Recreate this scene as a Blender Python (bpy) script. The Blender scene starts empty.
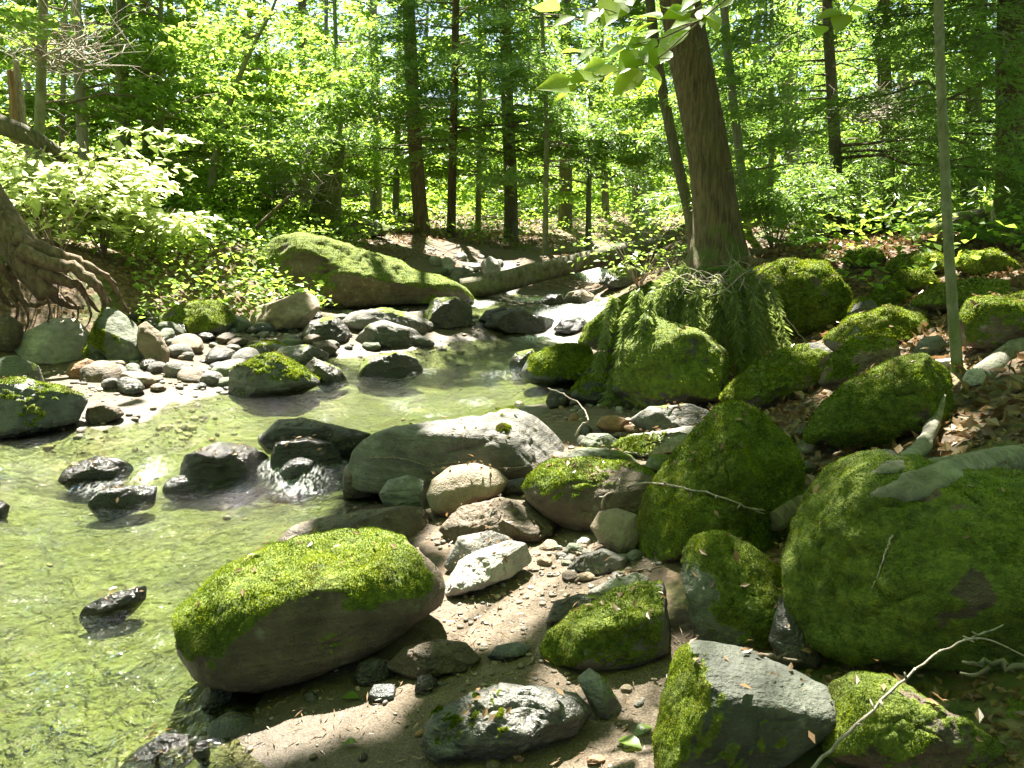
import bpy, bmesh, math
import numpy as np
from mathutils import Vector
from mathutils.bvhtree import BVHTree

R_ = math.radians
rng = np.random.default_rng(11)

# ------------------------------------------------------------------ camera, sky, sun, exposure
scene = bpy.context.scene
CAM_Z, FPX, HORIZON = 1.5, 853.0, 215.0
PITCH = math.atan((384 - HORIZON) / FPX)
cam_data = bpy.data.cameras.new("camera")
cam = bpy.data.objects.new("camera", cam_data)
scene.collection.objects.link(cam)
cam.location = (0, 0, CAM_Z)
cam.rotation_euler = (math.pi / 2 - PITCH, 0, 0)
cam_data.sensor_width = 36.0
cam_data.lens = FPX * 36.0 / 1024.0
cam_data.clip_start = 0.05
cam_data.clip_end = 1000.0
scene.camera = cam

SUN_EL, SUN_AZ = 61.0, -8.0          # ahead of the camera, a little to the left
world = bpy.data.worlds.new("World")
scene.world = world
world.use_nodes = True
wn = world.node_tree.nodes
sky = wn.new("ShaderNodeTexSky")
sky.sky_type = 'NISHITA'
sky.sun_disc = False
sky.sun_elevation = R_(SUN_EL)
sky.sun_rotation = R_(SUN_AZ % 360)
world.node_tree.links.new(sky.outputs[0], wn["Background"].inputs[0])
wn["Background"].inputs[1].default_value = 0.042
sun_data = bpy.data.lights.new("sun", 'SUN')
sun_data.energy = 5.0
sun_data.angle = R_(0.53)
sun_data.color = (1.0, 0.94, 0.80)
sun = bpy.data.objects.new("sun", sun_data)
scene.collection.objects.link(sun)
SUN = np.array([math.sin(R_(SUN_AZ)) * math.cos(R_(SUN_EL)), math.cos(R_(SUN_AZ)) * math.cos(R_(SUN_EL)), math.sin(R_(SUN_EL))])
sun.rotation_euler = Vector(SUN).to_track_quat('Z', 'Y').to_euler()
sun.location = (3, 12, 30)
vs = scene.view_settings
vs.view_transform = 'Standard'
vs.look = 'None'
vs.gamma = 1.0
vs.use_curve_mapping = False
vs.exposure = 2.95
scene.cycles.max_bounces = 8
scene.cycles.diffuse_bounces = 4
scene.cycles.glossy_bounces = 3
scene.cycles.transmission_bounces = 4
scene.cycles.transparent_max_bounces = 8
scene.cycles.caustics_reflective = False
scene.cycles.caustics_refractive = False
scene.cycles.sample_clamp_indirect = 6.0
scene.cycles.use_denoising = True


# ------------------------------------------------------------------ geometry of the view
CP, SP = math.cos(PITCH), math.sin(PITCH)


def ray(px, py):
    u, v = (px - 512.0) / FPX, (384.0 - py) / FPX
    return np.array([u, CP + v * SP, -SP + v * CP])


def at_y(px, py, y):
    d = ray(px, py)
    return np.array([0, 0, CAM_Z]) + d * (y / d[1])


def on_z(px, py, z):
    d = ray(px, py)
    return np.array([0, 0, CAM_Z]) + d * ((z - CAM_Z) / d[2])


# ------------------------------------------------------------------ noise
def _hash(ix, iy, iz):
    with np.errstate(over='ignore'):
        h = (ix.astype(np.int64) * 374761393 + iy.astype(np.int64) * 668265263 + iz.astype(np.int64) * 2147483647 + 1013904223) & 0xFFFFFFFF
        h = ((h ^ (h >> 13)) * 1274126177) & 0xFFFFFFFF
        h = ((h ^ (h >> 15)) * 2246822519) & 0xFFFFFFFF
        h = h ^ (h >> 16)
    return (h & 0xFFFF).astype(np.float64) / 32767.5 - 1.0


def vnoise(P):
    P = np.asarray(P, float)
    i = np.floor(P).astype(np.int64)
    f = P - i
    w = f * f * f * (f * (f * 6 - 15) + 10)
    out = 0
    for dx in (0, 1):
        wx = w[..., 0] if dx else 1 - w[..., 0]
        for dy in (0, 1):
            wy = w[..., 1] if dy else 1 - w[..., 1]
            for dz in (0, 1):
                wz = w[..., 2] if dz else 1 - w[..., 2]
                out = out + wx * wy * wz * _hash(i[..., 0] + dx, i[..., 1] + dy, i[..., 2] + dz)
    return out


def fbm(P, octv=4, gain=0.5, lac=2.03):
    P = np.asarray(P, float)
    a, s, t = 1.0, 0.0, 0.0
    for k in range(octv):
        s = s + a * vnoise(P * lac ** k + 17.3 * k)
        t += a
        a *= gain
    return s / t


def sstep(a, b, x):
    t = np.clip((x - a) / (b - a), 0, 1)
    return t * t * (3 - 2 * t)


# ------------------------------------------------------------------ objects
col = scene.collection


def mesh_np(name, V, F, mats, attrs=None, smooth=True, midx=None):
    """one mesh from arrays: V (n,3), F (m,3) or (m,4) or a list of such arrays"""
    me = bpy.data.meshes.new(name)
    V = np.asarray(V, np.float32)
    Fs = F if isinstance(F, list) else [F]
    Fs = [np.asarray(f, np.int32) for f in Fs if len(f)]
    loops = np.concatenate([f.ravel() for f in Fs])
    sizes = np.concatenate([np.full(len(f), f.shape[1], np.int32) for f in Fs])
    starts = np.concatenate([[0], np.cumsum(sizes)[:-1]]).astype(np.int32)
    me.vertices.add(len(V))
    me.vertices.foreach_set("co", V.ravel())
    me.loops.add(len(loops))
    me.loops.foreach_set("vertex_index", loops)
    me.polygons.add(len(sizes))
    me.polygons.foreach_set("loop_start", starts)
    me.polygons.foreach_set("loop_total", sizes)
    if midx is not None:
        me.polygons.foreach_set("material_index", np.asarray(midx, np.int32))
    me.polygons.foreach_set("use_smooth", np.full(len(sizes), smooth, bool))
    for k, a in (attrs or {}).items():
        at = me.attributes.new(k, 'FLOAT', 'POINT')
        at.data.foreach_set("value", np.asarray(a, np.float32))
    me.update(calc_edges=True)
    me.validate()
    for m in (mats if isinstance(mats, (list, tuple)) else [mats]):
        me.materials.append(m)
    return me


def link(name, me, parent=None, loc=None):
    o = bpy.data.objects.new(name, me)
    col.objects.link(o)
    if loc is not None:
        o.location = Vector([float(c) for c in loc])
    if parent is not None:
        o.parent = parent
    return o


def tag(o, label, cat, group=None, kind=None):
    o["label"] = label
    o["category"] = cat
    if group:
        o["group"] = group
    if kind:
        o["kind"] = kind
    return o


def thing(name, label, cat, loc, group=None, rz=0.0):
    o = link(name, None, None, loc)
    o.rotation_euler.z = rz
    return tag(o, label, cat, group)


def copy_thing(o, loc, rz=0.0, scale=1.0, label=None, group=None):
    c = o.copy()
    col.objects.link(c)
    c.location = Vector([float(q) for q in loc])
    c.rotation_euler.z = rz
    c.scale = (scale, scale, scale)
    if label:
        c["label"] = label
    if group:
        c["group"] = group
    for ch in list(o.children):
        d = ch.copy()
        col.objects.link(d)
        d.parent = c
        for g in list(ch.children):
            e = g.copy()
            col.objects.link(e)
            e.parent = d
    return c


# ------------------------------------------------------------------ materials
def new_mat(name):
    m = bpy.data.materials.new(name)
    m.use_nodes = True
    nt = m.node_tree
    b = nt.nodes["Principled BSDF"]
    return m, nt, b


def N(nt, kind, **kw):
    n = nt.nodes.new(kind)
    for k, v in kw.items():
        if k in n.inputs:
            n.inputs[k].default_value = v
        else:
            setattr(n, k, v)
    return n


def noise(nt, vec, scale, detail=4, rough=0.55, dist=0.0):
    n = N(nt, "ShaderNodeTexNoise")
    n.inputs["Scale"].default_value = scale
    n.inputs["Detail"].default_value = detail
    n.inputs["Roughness"].default_value = rough
    n.inputs["Distortion"].default_value = dist
    if vec is not None:
        nt.links.new(vec, n.inputs["Vector"])
    return n.outputs["Fac"]


def ramp(nt, fac, stops):
    r = N(nt, "ShaderNodeValToRGB")
    e = r.color_ramp.elements
    while len(e) < len(stops):
        e.new(0.5)
    for el, (p, c) in zip(e, stops):
        el.position = p
        el.color = (*c, 1) if len(c) == 3 else c
    nt.links.new(fac, r.inputs[0])
    return r.outputs[0]


def mix(nt, fac, a, b, mode='MIX'):
    n = N(nt, "ShaderNodeMix", data_type='RGBA', blend_type=mode)
    for sock, v in ((n.inputs[0], fac), (n.inputs[6], a), (n.inputs[7], b)):
        if isinstance(v, bpy.types.NodeSocket):
            nt.links.new(v, sock)
        elif isinstance(v, (int, float)):
            sock.default_value = v
        else:
            sock.default_value = (*v, 1)
    return n.outputs[2]


def math_(nt, op, a, b=None, clamp=False):
    n = N(nt, "ShaderNodeMath", operation=op)
    n.use_clamp = clamp
    for s, v in zip(n.inputs, (a, b)):
        if v is None:
            continue
        if isinstance(v, bpy.types.NodeSocket):
            nt.links.new(v, s)
        else:
            s.default_value = v
    return n.outputs[0]


def attr(nt, name):
    return N(nt, "ShaderNodeAttribute", attribute_name=name).outputs["Fac"]


def bump(nt, h, strength, dist, normal=None):
    n = N(nt, "ShaderNodeBump")
    n.inputs["Strength"].default_value = strength
    n.inputs["Distance"].default_value = dist
    nt.links.new(h, n.inputs["Height"])
    if normal is not None:
        nt.links.new(normal, n.inputs["Normal"])
    return n.outputs[0]


def geo_pos(nt):
    return N(nt, "ShaderNodeNewGeometry").outputs["Position"]


def rock_mat(name, c1, c2, c3, rough=0.8, stria=0.0):
    m, nt, b = new_mat(name)
    p = geo_pos(nt)
    n1 = noise(nt, p, 3.2, 6, 0.6, 0.6)
    n2 = noise(nt, p, 22, 6, 0.65)
    n3 = noise(nt, p, 95, 3, 0.6)
    mp = N(nt, "ShaderNodeMapping")
    mp.inputs["Rotation"].default_value = (0.5, 0.25, 0.4)
    mp.inputs["Scale"].default_value = (2.0, 2.0, 26.0)
    nt.links.new(p, mp.inputs[0])
    st = noise(nt, mp.outputs[0], 1.0, 4, 0.6, 0.4)
    base = ramp(nt, n1, [(0.3, c2), (0.5, c1), (0.72, c3)])
    base = mix(nt, 0.55, base, ramp(nt, n2, [(0.3, (0.35, 0.35, 0.35)), (0.5, (0.8, 0.8, 0.8)), (0.75, (1.25, 1.22, 1.15))]), 'MULTIPLY')
    if stria:
        base = mix(nt, stria, base, ramp(nt, st, [(0.35, (0.45, 0.45, 0.45)), (0.65, (1.25, 1.25, 1.25))]), 'MULTIPLY')
    # lichen flecks
    vor = N(nt, "ShaderNodeTexVoronoi")
    vor.inputs["Scale"].default_value = 16
    nt.links.new(p, vor.inputs["Vector"])
    li = math_(nt, 'MULTIPLY', ramp(nt, vor.outputs["Distance"], [(0.12, (1, 1, 1)), (0.3, (0, 0, 0))]), ramp(nt, n1, [(0.5, (0, 0, 0)), (0.62, (1, 1, 1))]))
    base = mix(nt, math_(nt, 'MULTIPLY', li, 0.45), base, (0.30, 0.33, 0.27))
    wet = attr(nt, "wet")
    base = mix(nt, wet, base, mix(nt, 1.0, base, (0.30, 0.29, 0.27), 'MULTIPLY'))
    # moss film under the tufts
    ms = attr(nt, "moss")
    msn = math_(nt, 'ADD', ms, math_(nt, 'MULTIPLY', math_(nt, 'SUBTRACT', n2, 0.5), 0.9))
    msf = ramp(nt, msn, [(0.38, (0, 0, 0)), (0.56, (1, 1, 1))])
    mcol = ramp(nt, noise(nt, p, 30, 5, 0.7), [(0.3, (0.035, 0.052, 0.010)), (0.5, (0.09, 0.125, 0.016)), (0.72, (0.17, 0.20, 0.025))])
    base = mix(nt, msf, base, mcol)
    nt.links.new(base, b.inputs["Base Color"])
    rr = mix(nt, wet, (rough,) * 3, (0.16,) * 3)
    rr = mix(nt, msf, rr, (0.95,) * 3)
    nt.links.new(rr, b.inputs["Roughness"])
    h = math_(nt, 'ADD', math_(nt, 'MULTIPLY', n2, 0.6), math_(nt, 'MULTIPLY', n3, 0.35))
    if stria:
        h = math_(nt, 'ADD', h, math_(nt, 'MULTIPLY', st, 0.6))
    nt.links.new(bump(nt, h, 0.8, 0.035), b.inputs["Normal"])
    return m


ROCK = {
    'slate': rock_mat("rock_slate", (0.068, 0.076, 0.062), (0.035, 0.039, 0.03), (0.12, 0.13, 0.105), 0.75, stria=0.3),
    'grey': rock_mat("rock_grey", (0.135, 0.13, 0.12), (0.07, 0.066, 0.06), (0.22, 0.21, 0.19), stria=0.4),
    'banded': rock_mat("rock_banded", (0.15, 0.15, 0.145), (0.06, 0.06, 0.056), (0.25, 0.245, 0.235), 0.5, stria=0.8),
    'tan': rock_mat("rock_tan", (0.23, 0.18, 0.125), (0.13, 0.10, 0.07), (0.32, 0.265, 0.20)),
    'pale': rock_mat("rock_pale", (0.36, 0.345, 0.32), (0.20, 0.19, 0.17), (0.50, 0.48, 0.45), stria=0.25),
    'brown': rock_mat("rock_brown", (0.105, 0.078, 0.053), (0.05, 0.037, 0.026), (0.175, 0.135, 0.095), 0.7, stria=0.2),
    'dark': rock_mat("rock_dark", (0.045, 0.042, 0.038), (0.022, 0.021, 0.019), (0.085, 0.08, 0.072), 0.35, stria=0.3),
    'green': rock_mat("rock_green", (0.115, 0.13, 0.092), (0.06, 0.068, 0.047), (0.20, 0.215, 0.165), stria=0.3),
    'rust': rock_mat("rock_rust", (0.24, 0.13, 0.07), (0.14, 0.075, 0.042), (0.30, 0.20, 0.13)),
    'blue': rock_mat("rock_blue", (0.11, 0.12, 0.13), (0.06, 0.066, 0.074), (0.18, 0.195, 0.21), 0.45, stria=0.2),
}


def moss_mat():
    m, nt, b = new_mat("moss")
    p = geo_pos(nt)
    isl = N(nt, "ShaderNodeNewGeometry").outputs["Random Per Island"]
    n = noise(nt, p, 9, 4, 0.6)
    n0 = noise(nt, p, 2.6, 5, 0.65)
    v = math_(nt, 'ADD', math_(nt, 'MULTIPLY', n, 0.42), math_(nt, 'ADD', math_(nt, 'MULTIPLY', n0, 0.38), math_(nt, 'MULTIPLY', isl, 0.2)))
    c = ramp(nt, v, [(0.32, (0.030, 0.046, 0.009)), (0.44, (0.085, 0.135, 0.011)), (0.54, (0.205, 0.265, 0.015)), (0.66, (0.33, 0.36, 0.024)), (0.8, (0.24, 0.20, 0.05))])
    c = mix(nt, ramp(nt, noise(nt, p, 5.5, 5, 0.7), [(0.51, (0, 0, 0)), (0.66, (0.8, 0.8, 0.8))]), c, (0.105, 0.082, 0.034))
    d = N(nt, "ShaderNodeBsdfDiffuse")
    t = N(nt, "ShaderNodeBsdfTranslucent")
    nt.links.new(c, d.inputs[0])
    nt.links.new(c, t.inputs[0])
    ms = N(nt, "ShaderNodeMixShader")
    ms.inputs[0].default_value = 0.4
    nt.links.new(d.outputs[0], ms.inputs[1])
    nt.links.new(t.outputs[0], ms.inputs[2])
    nt.links.new(ms.outputs[0], nt.nodes["Material Output"].inputs[0])
    nt.nodes.remove(b)
    return m


MOSS = moss_mat()


def leaf_mat(name, dark, mid, light, trans, tmul=0.55, gloss=0.04):
    m, nt, b = new_mat(name)
    g = N(nt, "ShaderNodeNewGeometry")
    isl = g.outputs["Random Per Island"]
    n = noise(nt, g.outputs["Position"], 0.7, 3, 0.6)
    v = math_(nt, 'ADD', math_(nt, 'MULTIPLY', n, 0.6), math_(nt, 'MULTIPLY', isl, 0.4))
    c = ramp(nt, v, [(0.25, dark), (0.5, mid), (0.75, light)])
    tc = mix(nt, 0.5, c, trans)
    d = N(nt, "ShaderNodeBsdfDiffuse")
    nt.links.new(c, d.inputs[0])
    t = N(nt, "ShaderNodeBsdfTranslucent")
    nt.links.new(tc, t.inputs[0])
    gl = N(nt, "ShaderNodeBsdfGlossy")
    gl.inputs["Roughness"].default_value = 0.35
    gl.inputs[0].default_value = (0.8, 0.85, 0.8, 1)
    a = N(nt, "ShaderNodeMixShader")
    a.inputs[0].default_value = tmul
    nt.links.new(d.outputs[0], a.inputs[1])
    nt.links.new(t.outputs[0], a.inputs[2])
    e = N(nt, "ShaderNodeMixShader")
    e.inputs[0].default_value = gloss
    nt.links.new(a.outputs[0], e.inputs[1])
    nt.links.new(gl.outputs[0], e.inputs[2])
    nt.links.new(e.outputs[0], nt.nodes["Material Output"].inputs[0])
    nt.nodes.remove(b)
    return m


LEAF = {
    'broad': leaf_mat("leaf_broad", (0.07, 0.14, 0.02), (0.11, 0.20, 0.025), (0.17, 0.26, 0.035), (0.50, 0.74, 0.07), 0.66, 0.04),
    'glare': leaf_mat("leaf_glare", (0.22, 0.31, 0.07), (0.34, 0.42, 0.12), (0.44, 0.50, 0.2), (0.85, 0.95, 0.45), 0.62, 0.08),  # washed-out sun glare put into the colour, paler than the real leaf
    'beech': leaf_mat("leaf_beech", (0.13, 0.24, 0.02), (0.19, 0.31, 0.025), (0.26, 0.36, 0.05), (0.75, 0.98, 0.10), 0.7, 0.05),
    'bright': leaf_mat("leaf_bright", (0.10, 0.18, 0.03), (0.15, 0.25, 0.035), (0.22, 0.31, 0.06), (0.45, 0.66, 0.10), 0.6, 0.04),
    'hemlock': leaf_mat("leaf_hemlock", (0.05, 0.105, 0.022), (0.085, 0.16, 0.03), (0.13, 0.21, 0.04), (0.40, 0.64, 0.09), 0.6, 0.06),
    'fern': leaf_mat("leaf_fern", (0.07, 0.16, 0.02), (0.095, 0.21, 0.025), (0.13, 0.25, 0.03), (0.25, 0.52, 0.05), 0.55, 0.04),
    'droop': leaf_mat("leaf_droop", (0.10, 0.155, 0.035), (0.155, 0.215, 0.05), (0.25, 0.29, 0.10), (0.42, 0.52, 0.14), 0.5, 0.04),
    'dead': leaf_mat("leaf_dead", (0.08, 0.045, 0.024), (0.15, 0.09, 0.048), (0.30, 0.20, 0.12), (0.35, 0.2, 0.08), 0.25, 0.05),
    'straw': leaf_mat("leaf_straw", (0.22, 0.16, 0.08), (0.32, 0.25, 0.14), (0.42, 0.35, 0.22), (0.4, 0.3, 0.15), 0.25, 0.03),
}


def bark_mat(name, c1, c2, moss=0.0, sx=34.0, sz=4.0, strength=0.9, lich=0.0):
    m, nt, b = new_mat(name)
    tc = N(nt, "ShaderNodeTexCoord").outputs["Object"]
    mp = N(nt, "ShaderNodeMapping")
    mp.inputs["Scale"].default_value = (sx, sx, sz)
    nt.links.new(tc, mp.inputs[0])
    n1 = noise(nt, mp.outputs[0], 1.0, 6, 0.65, 0.8)
    n2 = noise(nt, tc, 5.0, 4, 0.6)
    c = ramp(nt, n1, [(0.34, c1), (0.62, c2)])
    c = mix(nt, 0.6, c, ramp(nt, n2, [(0.3, (0.6, 0.6, 0.6)), (0.7, (1.2, 1.2, 1.2))]), 'MULTIPLY')
    if lich:
        c = mix(nt, math_(nt, 'MULTIPLY', ramp(nt, noise(nt, tc, 7, 5, 0.7), [(0.48, (0, 0, 0)), (0.6, (1, 1, 1))]), lich), c, (0.26, 0.29, 0.22))
    if moss:
        c = mix(nt, math_(nt, 'MULTIPLY', ramp(nt, noise(nt, tc, 6, 5, 0.7), [(0.42, (0, 0, 0)), (0.6, (1, 1, 1))]), moss), c, (0.09, 0.14, 0.02))
    ms = attr(nt, "moss")
    c = mix(nt, ramp(nt, math_(nt, 'ADD', ms, math_(nt, 'MULTIPLY', math_(nt, 'SUBTRACT', n2, 0.5), 0.8)), [(0.4, (0, 0, 0)), (0.6, (1, 1, 1))]), c, (0.075, 0.12, 0.018))
    nt.links.new(c, b.inputs["Base Color"])
    b.inputs["Roughness"].default_value = 0.9
    nt.links.new(bump(nt, n1, strength, 0.03), b.inputs["Normal"])
    return m


BARK = {
    'hemlock': bark_mat("bark_hemlock", (0.06, 0.042, 0.026), (0.20, 0.145, 0.09), 0.12, 30, 3.5, 1.0),
    'brown': bark_mat("bark_brown", (0.06, 0.042, 0.03), (0.17, 0.12, 0.08), 0.15, 40, 5),
    'dark': bark_mat("bark_dark", (0.07, 0.058, 0.045), (0.17, 0.14, 0.11), 0.3, 40, 5),
    'grey': bark_mat("bark_grey", (0.13, 0.12, 0.10), (0.26, 0.245, 0.22), 0.15, 30, 6, 0.5, 0.4),
    'pale': bark_mat("bark_pale", (0.28, 0.26, 0.23), (0.44, 0.42, 0.38), 0.1, 20, 6, 0.4, 0.3),
    'olive': bark_mat("bark_olive", (0.13, 0.135, 0.08), (0.24, 0.24, 0.15), 0.35, 26, 10, 0.4, 0.5),
    'mossy': bark_mat("bark_mossy", (0.06, 0.06, 0.02), (0.11, 0.13, 0.025), 0.9, 20, 8, 0.8),
    'driftwood': bark_mat("bark_driftwood", (0.055, 0.045, 0.034), (0.17, 0.142, 0.108), 0.25, 14, 9, 0.6, 0.2),
    'root': bark_mat("bark_root", (0.11, 0.10, 0.085), (0.27, 0.25, 0.22), 0.25, 18, 18, 0.8, 0.3),
    'rootred': bark_mat("bark_rootred", (0.07, 0.046, 0.031), (0.23, 0.16, 0.11), 0.1, 22, 10, 1.0),
    'twig': bark_mat("bark_twig", (0.12, 0.085, 0.06), (0.26, 0.21, 0.17), 0.0, 60, 20, 0.3),
    'dead_pale': bark_mat("bark_dead_pale", (0.19, 0.16, 0.125), (0.38, 0.34, 0.285), 0.0, 60, 20, 0.3),
    'rot': bark_mat("bark_rot", (0.16, 0.085, 0.045), (0.42, 0.28, 0.16), 0.0, 45, 2.2, 0.9),
}


# ------------------------------------------------------------------ the ground as measured from the photograph
def zwater(x, y):
    x, y = np.asarray(x, float), np.asarray(y, float)
    y1 = 4.75 + 0.16 * np.sin(x * 2.1 + 0.5) + 0.10 * x * 0.5
    z = 0.10 * sstep(-0.16, 0.22, y - y1)
    z = z + 0.05 * sstep(5.8, 9.0, y)
    y2 = 9.9 + 0.12 * np.sin(x * 3.0)
    z = z + 0.28 * sstep(-0.3, 0.25, y - y2)
    y3 = 12.6 + 0.1 * np.sin(x * 3.0)
    z = z + 0.25 * sstep(-0.4, 0.3, y - y3)
    z = z + 0.035 * np.clip(y - 13, 0, 30)
    return z


CTRL = []


def cp(px, py, z):
    p = on_z(px, py, z)
    CTRL.append((p[0], p[1], z))


def cw(px, py, zb, zw=0.0):
    p = on_z(px, py, zw)
    CTRL.append((p[0], p[1], zb))


for q in [(40, 760, -.07), (120, 690, -.07), (20, 620, -.07), (150, 600, -.06), (60, 540, -.06), (250, 500, -.07), (180, 520, -.08), (300, 475, -.05), (160, 768, -.06)]:
    cw(*q)
for q in [(140, 440, -.05), (250, 410, -.05), (50, 455, -.06), (380, 395, -.06), (470, 390, -.03), (450, 355, -.02), (350, 390, -.03), (510, 348, .0), (300, 440, -.05), (500, 375, -.02)]:
    cw(*q, 0.12)
for q in [(520, 305, .30), (590, 305, .30), (480, 302, .34), (560, 295, .32)]:
    cw(*q, 0.43)
for q in [(640, 272, .56), (600, 274, .55), (690, 262, .62)]:
    cw(*q, 0.68)
for q in [(250, 735, .02), (215, 690, -.05), (300, 650, .02), (390, 560, .0), (340, 500, -.03), (400, 720, .07), (330, 750, .05), (500, 620, .10), (470, 590, .09), (540, 545, .12), (440, 540, .07),
          (600, 740, .12), (640, 690, .13), (600, 560, .15), (560, 490, .15), (450, 500, .08), (545, 408, .13), (595, 398, .15), (600, 420, .20), (550, 440, .17), (680, 600, .2), (740, 640, .24),
          (780, 560, .3), (760, 730, .2), (860, 670, .28), (960, 670, .33), (1000, 750, .3), (850, 450, .5), (960, 410, .68), (1020, 420, .75), (720, 420, .26), (660, 425, .22), (800, 400, .42),
          (690, 385, .3), (640, 375, .24), (780, 335, .6), (700, 305, .72), (715, 268, .98), (850, 290, .9), (920, 320, .85), (1000, 340, .92), (900, 265, 1.1), (980, 260, 1.15), (800, 250, 1.15),
          (870, 232, 1.3), (1010, 230, 1.3), (600, 345, .22), (640, 310, .5),
          (110, 422, .12), (170, 388, .16), (215, 362, .18), (300, 350, .19), (420, 348, .16), (60, 385, .2), (150, 352, .3), (230, 322, .4), (330, 322, .34), (400, 325, .28), (200, 290, .7), (440, 312, .38),
          (300, 300, .5), (430, 256, .9), (480, 272, .62), (450, 245, 1.0), (650, 250, 1.0), (560, 258, .85), (20, 372, .2), (10, 395, .2), (0, 425, .14), (250, 262, .95), (150, 262, .95), (200, 245, 1.15),
          (100, 245, 1.15), (330, 228, 1.25), (550, 240, 1.0)]:
    cp(*q)
for (x, y, z) in [(-4.4, 7.9, .5), (-4.6, 8.3, 1.02), (-5.6, 7.6, 1.05), (-7, 6, 1.2), (-4.2, 5.6, .6), (-3.6, 4.4, .3), (-5, 3, .9), (-8, 9, 1.3), (-12, 12, 1.7), (-3.5, 1, .5), (-3, -3, .3), (-1.5, 0, -.15), (.5, 0, .1), (2, 0, .4), (4, 0, 1.2), (4, 3, 1.1),
                  (7, 4, 1.6), (8, 8, 1.6), (12, 12, 2.0), (0, -6, 0.1), (8, -4, 2.0), (-9, -4, 1.5),
                  (-10, 20, 1.8), (0, 20, 1.25), (8, 20, 1.5), (-18, 25, 2.4), (18, 25, 2.4), (0, 32, 1.9), (-12, 40, 2.6), (12, 40, 2.6), (0, 55, 3.2), (-30, 50, 4), (30, 50, 4), (-30, 10, 3), (30, 10, 3), (3, 15, .75), (3.6, 17, .95)]:
    CTRL.append((x, y, z))
CTRL = np.array(CTRL)


def _tps_fit():
    X = CTRL[:, :2]
    n = len(X)
    d = np.linalg.norm(X[:, None] - X[None], axis=2)
    K = d ** 2 * np.log(d + 1e-9) + np.eye(n) * 0.02
    Pm = np.hstack([np.ones((n, 1)), X])
    A = np.zeros((n + 3, n + 3))
    A[:n, :n] = K
    A[:n, n:] = Pm
    A[n:, :n] = Pm.T
    b = np.zeros(n + 3)
    b[:n] = CTRL[:, 2]
    return np.linalg.solve(A, b)


TPS = _tps_fit()


def ground(x, y):
    x, y = np.broadcast_arrays(np.asarray(x, float), np.asarray(y, float))
    shp = x.shape
    q = np.stack([np.clip(x.ravel(), -45, 45), np.clip(y.ravel(), -12, 70)], 1)
    out = np.empty(len(q))
    for s in range(0, len(q), 20000):
        qq = q[s:s + 20000]
        d = np.linalg.norm(qq[:, None] - CTRL[None, :, :2], axis=2)
        out[s:s + 20000] = (d ** 2 * np.log(d + 1e-9)) @ TPS[:-3] + TPS[-3] + qq @ TPS[-2:]
    out = np.clip(out, -0.4, 6)
    p3 = np.stack([q[:, 0], q[:, 1], q[:, 0] * 0], 1)
    far = sstep(6, 14, q[:, 1])
    out = out + 0.025 * fbm(p3 * 2.2, 3) + far * 0.12 * fbm(p3 * 0.45 + 9, 3)
    return out.reshape(shp)


def surface_hit(px, py, water=True):
    d = ray(px, py)
    t = np.geomspace(0.6, 90, 900)
    P = np.array([0, 0, CAM_Z]) + t[:, None] * d
    g = ground(P[:, 0], P[:, 1])
    if water:
        g = np.maximum(g, zwater(P[:, 0], P[:, 1]))
    below = P[:, 2] < g
    k = int(np.argmax(below)) if below.any() else len(t) - 1
    return P[k]


def g1(x, y):
    return float(ground(np.array([x]), np.array([y]))[0])


def axis(lo, hi, c0, c1, fine, ratio=1.09):
    a = list(np.arange(c0, c1, fine))
    s = fine
    while a[-1] < hi:
        s *= ratio
        a.append(a[-1] + s)
    s = fine
    b = [c0]
    while b[-1] > lo:
        s *= ratio
        b.append(b[-1] - s)
    return np.array(b[:0:-1] + a)


def grid_faces(nx, ny):
    i, j = np.meshgrid(np.arange(nx - 1), np.arange(ny - 1), indexing='ij')
    a = (i * ny + j).ravel()
    return np.stack([a, a + ny, a + ny + 1, a + 1], 1)


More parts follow.
